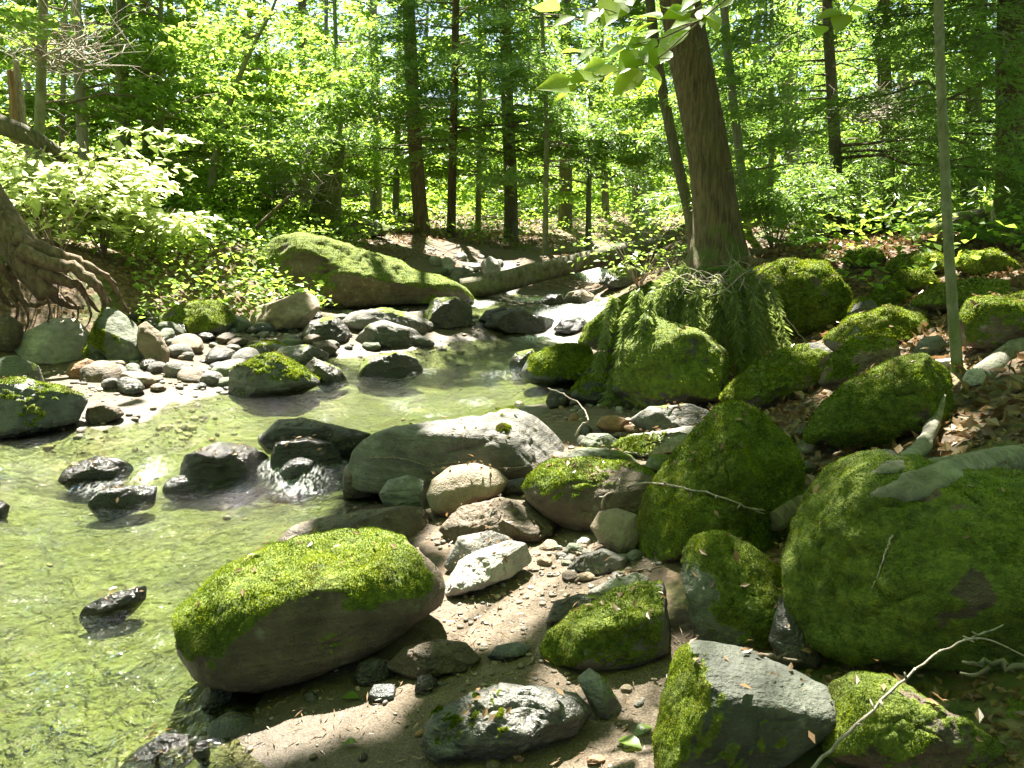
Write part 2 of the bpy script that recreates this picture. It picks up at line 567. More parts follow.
def ground_mat():
    m, nt, b = new_mat("forest_floor")
    p = geo_pos(nt)
    sand, under = attr(nt, "sand"), attr(nt, "under")
    n1 = noise(nt, p, 1.6, 5, 0.6)
    n2 = noise(nt, p, 14, 6, 0.65)
    n3 = noise(nt, p, 160, 3, 0.7)
    vor = N(nt, "ShaderNodeTexVoronoi")
    vor.inputs["Scale"].default_value = 22
    nt.links.new(p, vor.inputs["Vector"])
    # leaf litter and soil
    lit = ramp(nt, vor.outputs["Color"], [(0.1, (0.045, 0.03, 0.018)), (0.45, (0.12, 0.078, 0.045)), (0.8, (0.22, 0.155, 0.10))])
    soil = ramp(nt, n2, [(0.3, (0.04, 0.028, 0.018)), (0.7, (0.11, 0.078, 0.05))])
    lit = mix(nt, ramp(nt, n2, [(0.4, (0, 0, 0)), (0.6, (1, 1, 1))]), soil, lit)
    lit = mix(nt, ramp(nt, n1, [(0.52, (0, 0, 0)), (0.62, (0.8, 0.8, 0.8))]), lit, ramp(nt, n2, [(0.3, (0.03, 0.055, 0.01)), (0.7, (0.09, 0.13, 0.02))]))
    # sand with grit
    sn = ramp(nt, n3, [(0.3, (0.055, 0.042, 0.030)), (0.5, (0.125, 0.098, 0.072)), (0.7, (0.22, 0.18, 0.138))])
    sn = mix(nt, 0.6, sn, ramp(nt, n2, [(0.3, (0.55, 0.53, 0.5)), (0.7, (1.1, 1.08, 1.05))]), 'MULTIPLY')
    c = mix(nt, sand, lit, sn)
    # stream bed: algae-covered gravel
    v2 = N(nt, "ShaderNodeTexVoronoi")
    v2.inputs["Scale"].default_value = 9
    nt.links.new(p, v2.inputs["Vector"])
    bed = mix(nt, 0.45, ramp(nt, noise(nt, p, 5, 6, 0.7, 1.5), [(0.3, (0.045, 0.08, 0.012)), (0.5, (0.19, 0.25, 0.03)), (0.7, (0.38, 0.38, 0.08))]), ramp(nt, v2.outputs["Color"], [(0.1, (0.12, 0.15, 0.03)), (0.5, (0.24, 0.28, 0.05)), (0.9, (0.36, 0.35, 0.11))]))
    bed = mix(nt, ramp(nt, n1, [(0.58, (0, 0, 0)), (0.72, (1, 1, 1))]), bed, (0.34, 0.26, 0.12))
    bed = mix(nt, ramp(nt, noise(nt, p, 1.1, 5, 0.65, 1.0), [(0.36, (1, 1, 1)), (0.56, (0, 0, 0))]), bed, mix(nt, 1.0, bed, (0.30, 0.42, 0.35), 'MULTIPLY'))
    bed = mix(nt, 1.0, bed, (0.56, 0.63, 0.25), 'MULTIPLY')
    c = mix(nt, under, c, bed)
    wet = attr(nt, "wet")
    c = mix(nt, wet, c, mix(nt, 1.0, c, (0.42, 0.40, 0.38), 'MULTIPLY'))
    nt.links.new(c, b.inputs["Base Color"])
    nt.links.new(mix(nt, wet, (0.95,) * 3, (0.45,) * 3), b.inputs["Roughness"])
    h = math_(nt, 'ADD', math_(nt, 'MULTIPLY', vor.outputs["Distance"], 0.6), math_(nt, 'ADD', n2, math_(nt, 'MULTIPLY', n3, 0.4)))
    nt.links.new(bump(nt, h, 0.7, 0.02), b.inputs["Normal"])
    return m


def sand_mask(x, y):
    """sand and grit along the near bank and the left shingle shore"""
    s = 0
    for (px, py, z, r) in [(400, 720, .07, .45), (480, 610, .1, .4), (330, 750, .05, .4), (560, 570, .13, .4), (620, 700, .12, .35), (520, 660, .1, .35), (600, 440, .2, .5), (500, 520, .12, .4), (640, 410, .22, .5),
                           (110, 400, .2, .8), (170, 360, .3, .9), (240, 340, .35, .9), (330, 330, .35, .9), (410, 325, .3, .9), (50, 380, .2, .8), (490, 265, .7, 1.2), (440, 285, .55, .6)]:
        p = on_z(px, py, z)
        s = np.maximum(s, np.exp(-((x - p[0]) ** 2 + (y - p[1]) ** 2) / (r * r)))
    n = fbm(np.stack([x, y, x * 0], -1) * 3.0, 3)
    return sstep(0.25, 0.5, s + 0.25 * n)


def build_ground():
    ax = axis(-150, 150, -6.5, 5.2, 0.055)
    ay = axis(-60, 220, 0.9, 13.0, 0.055)
    X, Y = np.meshgrid(ax, ay, indexing='ij')
    Z = ground(X, Y)
    zw = zwater(X, Y)
    near = (Y < 17) & (Y > 0.2) & (X < 6) & (X > -7)
    sand = sand_mask(X, Y) * near
    stream = (X > -6) & (X < 5.2) & (Y < 17)
    under = sstep(0.01, -0.03, Z - zw) * stream
    wet = sstep(0.09, 0.0, Z - zw) * stream
    P = np.stack([X, Y, 0 * X], -1)
    Z = Z + near * 0.008 * fbm(P * 14, 3)
    V = np.stack([X, Y, Z], -1).reshape(-1, 3)
    me = mesh_np("ground", V, grid_faces(len(ax), len(ay)), ground_mat(), dict(sand=sand.ravel(), under=under.ravel(), wet=wet.ravel()))
    o = link("ground", me)
    o["kind"] = "structure"


def water_mat():
    m, nt, b = new_mat("stream_water")
    nt.nodes.remove(b)
    p = geo_pos(nt)
    mp = N(nt, "ShaderNodeMapping")
    mp.inputs["Rotation"].default_value = (0, 0, 0.35)
    mp.inputs["Scale"].default_value = (1.0, 0.7, 1.0)
    nt.links.new(p, mp.inputs[0])
    a = noise(nt, mp.outputs[0], 11, 3, 0.55, 0.8)
    c = noise(nt, mp.outputs[0], 34, 3, 0.6, 0.5)
    h = math_(nt, 'ADD', a, math_(nt, 'MULTIPLY', c, 0.5))
    nb = bump(nt, h, 0.9, 0.05)
    fr = N(nt, "ShaderNodeFresnel")
    fr.inputs["IOR"].default_value = 1.42
    nt.links.new(nb, fr.inputs["Normal"])
    gl = N(nt, "ShaderNodeBsdfGlossy")
    gl.inputs["Roughness"].default_value = 0.03
    gl.inputs[0].default_value = (1, 1, 1, 1)
    nt.links.new(nb, gl.inputs["Normal"])
    tr = N(nt, "ShaderNodeBsdfTransparent")
    tr.inputs[0].default_value = (0.83, 0.88, 0.62, 1)
    mx = N(nt, "ShaderNodeMixShader")
    nt.links.new(fr.outputs[0], mx.inputs[0])
    nt.links.new(tr.outputs[0], mx.inputs[1])
    nt.links.new(gl.outputs[0], mx.inputs[2])
    foam = N(nt, "ShaderNodeBsdfDiffuse")
    foam.inputs[0].default_value = (0.78, 0.82, 0.80, 1)
    f = attr(nt, "foam")
    mp2 = N(nt, "ShaderNodeMapping")
    mp2.inputs["Rotation"].default_value = (0, 0, 0.35)
    mp2.inputs["Scale"].default_value = (1.0, 0.25, 1.0)
    nt.links.new(p, mp2.inputs[0])
    fn = noise(nt, mp2.outputs[0], 60, 5, 0.7, 0.6)
    ff = ramp(nt, math_(nt, 'MULTIPLY', f, math_(nt, 'MULTIPLY', fn, 1.6)), [(0.36, (0, 0, 0)), (0.8, (0.66, 0.68, 0.68))])
    m2 = N(nt, "ShaderNodeMixShader")
    nt.links.new(ff, m2.inputs[0])
    nt.links.new(mx.outputs[0], m2.inputs[1])
    nt.links.new(foam.outputs[0], m2.inputs[2])
    nt.links.new(m2.outputs[0], nt.nodes["Material Output"].inputs[0])
    return m


FOAM = [(100, 478, .05, .25, .5), (150, 465, .08, .18, .6), (140, 490, .03, .25, .5), (60, 520, 0, .35, .4), (300, 480, .05, .3, .55), (290, 462, .08, .25, .8), (340, 470, .05, .2, .5),
        (475, 400, .12, .3, .5), (430, 415, .12, .3, .55), (500, 375, .13, .5, .45), (560, 327, .25, .4, 1.6), (585, 318, .35, .45, 1.8), (545, 334, .18, .5, .9), (610, 305, .42, .4, 1.2), (470, 322, .2, .4, .9), (530, 340, .15, .5, .5), (540, 298, .45, .5, .8),
        (600, 276, .6, .5, 1.2), (635, 276, .6, .5, 1.2), (660, 268, .65, .4, .9), (160, 640, 0, .15, .45), (190, 735, 0, .12, .5), (420, 370, .13, .4, .5), (30, 500, .02, .3, .42), (200, 545, 0, .3, .3), (120, 640, 0, .3, .25)]


def build_water():
    ax = np.arange(-6.2, 4.6, 0.032)
    ay = np.arange(0.9, 17.0, 0.032)
    X, Y = np.meshgrid(ax, ay, indexing='ij')
    G = ground(X, Y)
    Z0 = zwater(X, Y)
    keep = (G < Z0 + 0.06)
    foam = np.zeros_like(X)
    for (px, py, z, r, s) in FOAM:
        p = on_z(px, py, z)
        foam = np.maximum(foam, s * np.exp(-((X - p[0]) ** 2 + ((Y - p[1]) * 0.8) ** 2) / (r * r)))
    Q = np.stack([X * 1.0 + Y * 0.35, Y * 0.6 - X * 0.2, 0 * X], -1)
    rip = 0.024 * fbm(Q * 4.5, 3) + (0.015 + 0.03 * np.clip(foam, 0, 1)) * fbm(Q * 11 + 5, 3)
    slope = np.abs(np.gradient(Z0, axis=1)) / 0.032
    foam = np.maximum(foam, 0.8 * sstep(0.2, 0.7, slope) * (0.55 + 0.6 * fbm(np.stack([X * 6, Y * 1.5, 0 * X], -1), 3)))
    Z = Z0 + rip
    nx, ny = X.shape
    F = grid_faces(nx, ny)
    k = keep.ravel()
    F = F[k[F].any(axis=1)]
    used = np.unique(F)
    remap = np.full(nx * ny, -1)
    remap[used] = np.arange(len(used))
    V = np.stack([X, Y, Z], -1).reshape(-1, 3)[used]
    me = mesh_np("water", V, remap[F], water_mat(), dict(foam=foam.ravel()[used]))
    o = link("water", me)
    o["kind"] = "structure"


build_ground()
build_water()

# ------------------------------------------------------------------ rocks
_ICO = {}


def ico(n):
    if n not in _ICO:
        bm = bmesh.new()
        bmesh.ops.create_icosphere(bm, subdivisions=n, radius=1.0)
        V = np.array([v.co[:] for v in bm.verts])
        F = np.array([[v.index for v in f.verts] for f in bm.faces])
        bm.free()
        _ICO[n] = (V, F)
    return _ICO[n]


def vnormals(V, F):
    a, b, c = V[F[:, 0]], V[F[:, 1]], V[F[:, 2]]
    fn = np.cross(b - a, c - a)
    n = np.zeros_like(V)
    for k in range(3):
        np.add.at(n, F[:, k], fn)
    return n / (np.linalg.norm(n, axis=1, keepdims=True) + 1e-12)


def poly_radius(poly, c, phi):
    """distance from c to the outline along each angle (star-shaped outline)"""
    P = np.asarray(poly, float) - c
    Q = np.roll(P, -1, axis=0)
    d = np.stack([np.cos(phi), np.sin(phi)], 1)
    best = np.zeros(len(phi))
    for p, q in zip(P, Q):
        e = q - p
        den = d[:, 0] * (-e[1]) + d[:, 1] * e[0]
        den = np.where(np.abs(den) < 1e-9, 1e-9, den)
        t = (p[0] * (-e[1]) + p[1] * e[0]) / den
        u = (d[:, 0] * p[1] - d[:, 1] * p[0]) / den
        ok = (t > 0) & (u >= -1e-6) & (u <= 1 + 1e-6)
        best = np.where(ok & (t > best), t, best)
    return best


def moss_tufts(V, F, mossv, nrm, count, hgt, seed):
    r = np.random.default_rng(seed)
    a, b, c = V[F[:, 0]], V[F[:, 1]], V[F[:, 2]]
    area = np.linalg.norm(np.cross(b - a, c - a), axis=1) / 2
    m = mossv[F].mean(1)
    fn = nrm[F].mean(1)
    cen = (a + b + c) / 3
    view = np.array([0, 0, CAM_Z]) - cen
    view /= np.linalg.norm(view, axis=1, keepdims=True)
    facing = np.clip((fn * view).sum(1) + 0.45, 0.02, 1)
    w = area * np.clip(m - 0.45, 0, 1) * facing
    if w.sum() <= 0:
        return None
    k = r.choice(len(F), count, p=w / w.sum())
    u, v = r.random(count), r.random(count)
    s = u + v > 1
    u[s], v[s] = 1 - u[s], 1 - v[s]
    P = a[k] + (b[k] - a[k]) * u[:, None] + (c[k] - a[k]) * v[:, None]
    n = fn[k] + r.normal(0, 0.38, (count, 3)) + np.array([0, 0, 0.25])
    n /= np.linalg.norm(n, axis=1, keepdims=True)
    h = hgt * r.uniform(0.5, 1.4, count) * (0.7 + 0.5 * fbm(P * 14, 2))
    side = np.cross(n, r.normal(0, 1, (count, 3)))
    side /= np.linalg.norm(side, axis=1, keepdims=True) + 1e-9
    wd = hgt * r.uniform(0.25, 0.45, count)
    B = P - n * (hgt * 0.15)
    p0 = B - side * wd[:, None]
    p1 = B + side * wd[:, None]
    p2 = P + n * h[:, None] + r.normal(0, 0.15, (count, 3)) * hgt
    VV = np.stack([p0, p1, p2], 1).reshape(-1, 3)
    return VV, np.arange(count * 3).reshape(-1, 3)


ROCKN = [0]
TOPS = []
BVH = []


def rock(name, label, cat, poly, style='grey', moss=0.0, mdir=(0, 0, 1), mw=0.75, dr=0.75, facet=0, rough=0.07, qf=0.35, box=0.8, y=None, lift=0.0, wet=None, tufts=0, lvl=None, group=None, contact=0.10, seed=None, cuts=()):
    ROCKN[0] += 1
    sd = seed if seed is not None else ROCKN[0] * 13
    r = np.random.default_rng(sd)
    poly = np.asarray(poly, float)
    x0, x1, y0, y1 = poly[:, 0].min(), poly[:, 0].max(), poly[:, 1].min(), poly[:, 1].max()
    cx, cy = (x0 + x1) / 2, (y0 + y1) / 2
    # area-weighted inside point
    c = np.array([poly[:, 0].mean() * 0.5 + cx * 0.5, poly[:, 1].mean() * 0.5 + cy * 0.5])
    crow = y1 - contact * (y1 - y0)
    if y is None:
        hit = surface_hit(cx, crow)
        dist0 = hit[1]
        hw = (x1 - x0) / 2 / FPX * dist0
        yc = dist0 + 0.45 * dr * hw
    else:
        yc = y
        hw = (x1 - x0) / 2 / FPX * yc
    D = dr * hw
    n = -ray(*c)
    C = at_y(c[0], c[1], yc)
    n /= np.linalg.norm(n)
    right = np.cross([0, 0, 1], n)
    right /= np.linalg.norm(right)
    right = np.array([1.0, 0, 0]) if right[0] == 0 else right * np.sign(right[0])
    up = np.cross(n, right)
    if up[2] < 0:
        up = -up
    scale = np.linalg.norm(C - np.array([0, 0, CAM_Z])) / np.linalg.norm(np.array([(c[0] - 512) / FPX, (c[1] - 384) / FPX, 1])) / FPX
    big = max(x1 - x0, y1 - y0)
    if lvl is None:
        lvl = 6 if big > 90 else 5 if big > 28 else 4
    U, F = ico(lvl)
    U = U + 0  # unit directions: x right, y up(image), z to camera
    dz = U[:, 2]
    s = np.sqrt(np.clip(1 - dz ** 2, 0, 1))
    phi = np.arctan2(-U[:, 1], U[:, 0])          # image rows grow downwards
    grid = np.linspace(-math.pi, math.pi, 361)
    Rg = poly_radius(poly, c, grid[:-1])
    ker = np.array([1, 2, 3, 4, 3, 2, 1.0])
    ker /= ker.sum()
    Rg = np.convolve(np.concatenate([Rg[-3:], Rg, Rg[:3]]), ker, 'valid')
    Rg = np.append(Rg, Rg[0])
    R = np.interp(phi, grid, Rg)
    out = np.stack([np.cos(phi), np.sin(phi)], 1) * R[:, None]
    hh = (y1 - y0) / 2
    q = np.array([0.0, qf * hh])
    sb = s ** box
    front = np.clip(dz, 0, 1)[:, None]
    p2 = q * front * (1 - sb)[:, None] + (out) * sb[:, None] + q * (1 - sb)[:, None] * (1 - front)
    p2 = np.where(dz[:, None] >= 0, q * (1 - sb)[:, None] + out * sb[:, None], out * sb[:, None])
    depth = D * np.sign(dz) * np.abs(dz) ** 0.9
    V = C + right * (p2[:, 0] * scale)[:, None] - up * (p2[:, 1] * scale)[:, None] + n * depth[:, None]
    size = hw
    L = V - C
    # flat facets: push vertices back onto random planes
    if facet < 0:
        facet = 0
    elif not cuts and rough > 0.03:
        facet = facet + (3 if moss < 0.7 else 2)
    for k in range(facet):
        d = r.normal(0, 1, 3)
        d[2] = abs(d[2]) * 0.8
        d[1] = -abs(d[1])
        d /= np.linalg.norm(d)
        pr = L @ d
        lim = pr.max() * r.uniform(0.66, 0.86)
        over = np.clip(pr - lim, 0, None)
        L = L - d * (over * 0.9)[:, None]
    for (dl, lf) in cuts:
        d = right * dl[0] + up * dl[1] + n * dl[2]
        d = d / np.linalg.norm(d)
        pr = L @ d
        lim = pr.max() * lf
        soft = 0.16 * pr.max()
        over = np.where(pr > lim + soft, pr - lim, np.where(pr > lim - soft, (pr - lim + soft) ** 2 / (4 * soft), 0))
        L = L - d * (over * 0.92)[:, None]
    V = C + L
    nr = vnormals(V, F)
    Ps = V / size
    disp = rough * (fbm(Ps * 1.7 + sd, 3) * 1.0 + 0.45 * fbm(Ps * 4.3 + sd, 3))
    crk = 1 - np.abs(fbm(Ps * 2.4 + sd * 1.7, 3)) * 2
    rid = np.abs(fbm(Ps * 2.1 + sd * 0.7, 4))
    disp = disp - rough * 0.5 * sstep(0.86, 1.0, crk) + rough * 1.1 * (0.22 - rid)
    sil = 0.35 + 0.65 * np.abs(dz)
    V = V + nr * (disp * size * sil)[:, None]
    V = V + nr * (0.012 * size * fbm(Ps * 11, 3))[:, None]
    bed = g1(C[0], C[1]) - 0.02
    if V[:, 2].min() > bed:
        kf = (C[2] - bed) / max(C[2] - V[:, 2].min(), 0.01)
        V[:, 2] = np.where(V[:, 2] < C[2], C[2] - (C[2] - V[:, 2]) * kf, V[:, 2]) if C[2] > bed else V[:, 2]
    nr = vnormals(V, F)
    # moss
    md = np.array(mdir, float)
    md /= np.linalg.norm(md)
    if moss > 0:
        mv = mw * (nr @ md) + 1.0 * fbm(V * (2.2 / size ** 0.5) + sd, 5, 0.6)
        thr = 1.25 - 1.75 * moss
        mossv = sstep(-0.10, 0.22, mv - thr + 0.22 * fbm(V * 13 + sd, 3))
        clump = 0.5 + 0.5 * fbm(V * 16 + 3, 3)
        V = V + nr * (mossv * (min(0.03, 0.05 * size) * clump + 0.05 * size * fbm(V * (2.6 / size) + sd, 3)))[:, None]
    else:
        mossv = np.zeros(len(V))
    zwl = zwater(V[:, 0], V[:, 1])
    inw = ground(np.array([C[0]]), np.array([C[1] - D * 0.7]))[0] < zwater(C[0], C[1]) + 0.03
    wv = np.full(len(V), 0.0)
    if inw:
        wv = sstep(0.10, 0.02, V[:, 2] - zwl + 0.03 * fbm(V * 8, 2))
    if wet is not None:
        wv = np.maximum(wv, wet)
    base = np.array([C[0], C[1], max(V[:, 2].min(), g1(C[0], C[1]))])
    if big > 60:
        BVH.append(BVHTree.FromPolygons(V.tolist(), F.tolist()))
    me = mesh_np(name, V - base, F, ROCK[style], dict(moss=mossv, wet=wv))
    o = link(name, me, None, base)
    tag(o, label, cat, group)
    if big > 60 and yc < 7:
        k = np.nonzero(nr[:, 2] > 0.55)[0]
        if len(k):
            k = r.choice(k, min(len(k), int(60 * min(1.5, size * 2))))
            TOPS.append((V[k], nr[k]))
    if tufts and moss > 0:
        nr = vnormals(V, F)
        t = moss_tufts(V, F, mossv, nr, int(tufts * 0.7), min(0.016, 0.0024 * yc), sd)
        if t is not None:
            mo = mesh_np("moss", t[0] - base, t[1], MOSS, smooth=False)
            link("moss", mo, o)
    return o, C


B, K, S_ = 'boulder', 'rock', 'stone'
rock('boulder', 'large rounded boulder at the near water edge with moss cap', B,
     [(183, 612), (188, 598), (205, 580), (235, 560), (270, 545), (310, 536), (350, 532), (385, 538), (410, 550), (430, 568), (445, 585), (447, 605), (440, 620), (415, 632), (390, 648), (350, 664), (300, 674), (260, 680), (225, 677), (200, 662), (187, 638)],
     'brown', 0.41, (-0.25, -0.1, 1), 1.0, 0.72, 0, 0.035, 0.45, 0.72, tufts=34000, contact=0.04, cuts=[((-0.05, 0.85, 0.5), 0.72), ((0.05, -0.35, 0.9), 0.8)])
rock('boulder', 'long grey boulder with sunlit white right shoulder in middle of the stony bank', B,
     [(349, 470), (354, 448), (375, 431), (400, 425), (440, 421), (480, 416), (520, 410), (545, 415), (570, 432), (592, 452), (575, 470), (520, 482), (480, 487), (430, 490), (380, 492), (352, 486)],
     'grey', 0.16, (-0.5, 0.1, 1), 0.7, 0.55, 2, 0.05, 0.3, 0.72, tufts=5000, cuts=[((0.1, 0.85, 0.5), 0.75), ((-0.1, -0.1, 1), 0.75), ((0.7, 0.5, 0.5), 0.75)])
rock('boulder', 'rounded brown boulder with bright moss rim along its top beside the mossy pyramid', B,
     [(523, 492), (530, 478), (548, 462), (580, 459), (620, 462), (650, 470), (660, 480), (658, 505), (637, 525), (605, 534), (575, 533), (545, 518), (528, 505)],
     'brown', 0.42, (-0.2, 0.2, 1), 1.1, 0.7, 0, 0.035, 0.3, 0.72, tufts=9000, cuts=[((0, 0.85, 0.55), 0.8)])
rock('boulder', 'tall pyramid-shaped boulder entirely covered in bright green moss', B,
     [(627, 564), (632, 532), (650, 490), (670, 455), (695, 425), (715, 404), (735, 401), (762, 412), (786, 432), (801, 455), (802, 490), (795, 520), (775, 545), (740, 556), (690, 562), (640, 570)],
     'brown', 0.90, (-0.2, -0.3, 1), 0.5, 0.6, 3, 0.06, 0.2, 0.8, tufts=42000, cuts=[((-0.55, 0.4, 0.7), 0.6), ((0.55, 0.3, 0.75), 0.68), ((-0.1, -0.1, 1), 0.85)])
rock('boulder', 'mossy grey boulder with a bare wet corner in front of the mossy pyramid', B,
     [(675, 552), (690, 541), (722, 533), (752, 545), (776, 560), (797, 585), (803, 632), (778, 648), (730, 645), (703, 634), (690, 605), (678, 578)],
     'green', 0.55, (-0.5, -0.2, 0.7), 0.8, 0.6, 3, 0.06, 0.2, 0.8, tufts=14000, cuts=[((0.45, 0.6, 0.65), 0.7), ((-0.4, 0.1, 0.9), 0.72)])
rock('boulder', 'slanting grey boulder with yellow green moss on its sunlit upper left', B,
     [(541, 655), (552, 635), (575, 615), (610, 595), (645, 580), (676, 575), (687, 590), (693, 622), (672, 648), (640, 664), (600, 672), (560, 670)],
     'grey', 0.55, (-0.8, -0.2, 0.7), 0.9, 0.62, 3, 0.06, 0.35, 0.8, tufts=14000, cuts=[((-0.15, 0.75, 0.65), 0.62), ((0.2, -0.3, 0.95), 0.75)])
rock('boulder', 'flat topped grey block with moss on its left face above the bottom edge', B,
     [(652, 745), (655, 690), (668, 662), (690, 646), (740, 641), (790, 658), (846, 680), (836, 710), (810, 735), (775, 765), (740, 785), (690, 790), (660, 780)],
     'slate', 0.50, (-1.0, -0.15, 0.35), 0.95, 0.62, 2, 0.04, -0.1, 0.62, tufts=16000, contact=0.12, cuts=[((0.2, 0.8, 0.55), 0.6), ((-0.85, 0.15, 0.5), 0.7), ((0.25, -0.4, 0.9), 0.66)])
rock('boulder', 'wet dark streaked rock with mossy left crest lying on the sand', B,
     [(418, 742), (433, 715), (460, 698), (500, 686), (540, 688), (580, 697), (593, 712), (572, 736), (530, 748), (470, 757), (430, 757)],
     'banded', 0.30, (-0.6, -0.2, 0.9), 0.8, 0.5, -1, 0.13, 0.35, 0.8, wet=0.6, tufts=5000)
rock('boulder', 'huge dark mossy boulder filling the right edge under a grey root', B,
     [(789, 540), (793, 505), (812, 480), (850, 462), (885, 452), (920, 458), (970, 456), (1030, 446), (1080, 470), (1090, 560), (1080, 640), (1000, 664), (940, 660), (880, 668), (830, 662), (808, 632), (793, 585)],
     'brown', 0.80, (-0.3, -0.3, 0.6), 0.35, 0.62, 2, 0.07, 0.1, 0.68, tufts=50000, contact=0.05, lvl=6, cuts=[((0.15, 0.85, 0.5), 0.7), ((-0.3, -0.1, 0.95), 0.75), ((-0.8, 0.4, 0.45), 0.75), ((0.3, -0.5, 0.8), 0.8)])
rock('rock', 'low mossy rock tucked under the huge dark boulder', K,
     [(822, 745), (829, 706), (850, 688), (885, 684), (935, 700), (990, 722), (1002, 760), (900, 780), (840, 775)],
     'brown', 0.72, (-0.5, 0, 0.7), 0.7, 0.5, 1, 0.05, 0.2, tufts=12000)
rock('rock', 'sunlit yellow green mossy rock at the bottom edge below the broken twig', K,
     [(835, 775), (870, 755), (912, 744), (960, 746), (987, 762), (995, 800), (840, 800)],
     'grey', 0.72, (0, 0, 1), 0.9, 0.6, 1, 0.05, 0.2, y=1.82, tufts=12000)
rock('rock', 'mossy rock cut off by the bottom right corner', K,
     [(993, 770), (1000, 735), (1010, 708), (1030, 688), (1070, 690), (1090, 800), (1000, 800)],
     'green', 0.75, (-0.4, 0, 1), 0.8, 0.6, 1, 0.05, 0.1, y=1.82, tufts=9000)
rock('boulder', 'bright mossy mound of the bank just left of the slim sapling', B,
     [(812, 448), (824, 412), (850, 385), (890, 360), (932, 348), (955, 362), (952, 400), (925, 432), (880, 445), (840, 455)],
     'brown', 0.88, (-0.2, -0.2, 1), 0.6, 0.6, 1, 0.06, 0.15, tufts=16000)
rock('boulder', 'dark boulder with mossy shoulder beside the drooping green branches', B,
     [(722, 402), (735, 385), (760, 362), (790, 345), (815, 340), (831, 352), (826, 376), (800, 398), (765, 412), (735, 412)],
     'grey', 0.62, (-0.8, -0.1, 0.6), 0.7, 0.6, 2, 0.05, 0.2, tufts=8000)
rock('boulder', 'rounded brown boulder with thin moss above the bright mossy mound', B,
     [(822, 388), (832, 358), (850, 343), (880, 337), (912, 345), (914, 362), (880, 382), (845, 398)],
     'brown', 0.50, (-0.4, 0, 0.9), 0.6, 0.6, 1, 0.05, 0.2, tufts=4000)
rock('boulder', 'mossy boulder behind the rounded brown boulder on the right bank', B,
     [(826, 345), (850, 321), (885, 306), (918, 312), (930, 337), (900, 350), (840, 356)],
     'green', 0.75, (0, 0, 1), 0.7, 0.6, 1, 0.05, 0.2, tufts=7000)
rock('boulder', 'thick cushion-shaped moss covered boulder right of the big hemlock foot', B,
     [(750, 290), (757, 272), (778, 262), (820, 261), (845, 273), (852, 300), (838, 335), (795, 342), (760, 325)],
     'brown', 0.98, (0, 0, 1), 0.4, 0.7, 0, 0.07, 0.0, tufts=16000)
rock('rock', 'yellow mossy rock right of the slim sapling', K,
     [(960, 325), (968, 302), (990, 291), (1025, 300), (1045, 330), (1005, 352), (970, 348)],
     'brown', 0.75, (-0.3, -0.2, 1), 0.6, 0.7, 1, 0.05, 0.1, tufts=6000)
rock('rock', 'low mossy hump between two trunks behind the slim sapling', K,
     [(918, 306), (935, 288), (965, 279), (1000, 280), (1012, 296), (980, 310), (935, 314)], 'brown', 0.9, tufts=3500)
rock('rock', 'small mossy hump on the leafy slope below the log', K,
     [(868, 300), (878, 288), (895, 284), (908, 294), (905, 306), (880, 310)], 'brown', 0.9, tufts=2500)
rock('rock', 'mossy hump left of the sapling foot among leaf litter', K,
     [(885, 290), (900, 272), (925, 268), (938, 280), (930, 292), (900, 296)], 'brown', 0.8, tufts=2500)
rock('rock', 'low mossy hump right of the ferns under the old hemlock', K, [(952, 268), (965, 254), (990, 250), (1015, 258), (1018, 272), (980, 278)], 'brown', 0.85, tufts=2500)
rock('rock', 'small green hump in the litter behind the cushion moss boulder', K, [(842, 262), (852, 250), (872, 247), (886, 256), (882, 267), (858, 270)], 'brown', 0.85, tufts=2000)
rock('rock', 'long mossy hump beside the short mossy log', K, [(885, 270), (900, 256), (930, 252), (955, 260), (948, 272), (910, 277)], 'brown', 0.85, tufts=2500)
rock('rock', 'mossy rock at the right edge above the grey log end', K, [(1005, 318), (1015, 296), (1040, 288), (1060, 310), (1040, 330)], 'brown', 0.8, tufts=2500)
rock('rock', 'dark half mossy stone between cushion moss boulder and rounded brown boulder', K, [(842, 318), (850, 302), (868, 298), (880, 308), (872, 322), (852, 326)], 'grey', 0.6, tufts=1500)
rock('rock', 'grey stone in litter right of the rounded brown boulder', S_, [(915, 352), (922, 338), (940, 334), (950, 346), (944, 358), (922, 360)], 'grey', 0.3)
rock('rock', 'small white stone lit by sun at the sapling foot', S_, [(929, 367), (936, 360), (950, 358), (958, 364), (954, 372), (938, 374)], 'pale')
rock('rock', 'small rounded pale stone right of the sapling foot', S_, [(964, 380), (968, 370), (980, 367), (990, 373), (988, 384), (970, 388)], 'pale')
rock('rock', 'smooth mossy rock sloping into the stream under the hemlock', K,
     [(578, 347), (588, 327), (618, 300), (650, 283), (682, 277), (695, 292), (670, 315), (645, 335), (610, 350)], 'green', 0.70, (-0.2, -0.1, 1), 0.8, 0.6, 0, 0.04, 0.2, tufts=8000)
rock('rock', 'small bright mossy rock stepping up from the stream edge', K, [(591, 350), (604, 326), (625, 317), (648, 322), (646, 342), (620, 352)], 'dark', 0.72, tufts=4000)
rock('rock', 'bright mossy hump in front of the hanging branches', K, [(607, 350), (615, 338), (635, 330), (650, 336), (646, 352), (622, 358)], 'dark', 0.72, tufts=3000)
rock('rock', 'flat moss topped rock reaching into the stream', K,
     [(521, 372), (530, 356), (560, 345), (597, 343), (600, 360), (580, 384), (545, 388), (526, 382)], 'blue', 0.58, (0, 0, 1), 1.0, 0.7, 0, 0.04, 0.35, tufts=7000)
rock('rock', 'rounded moss capped rock at the stream edge', K, [(572, 376), (580, 360), (600, 352), (619, 358), (618, 376), (596, 384)], 'dark', 0.62, mw=1.0, tufts=3500)
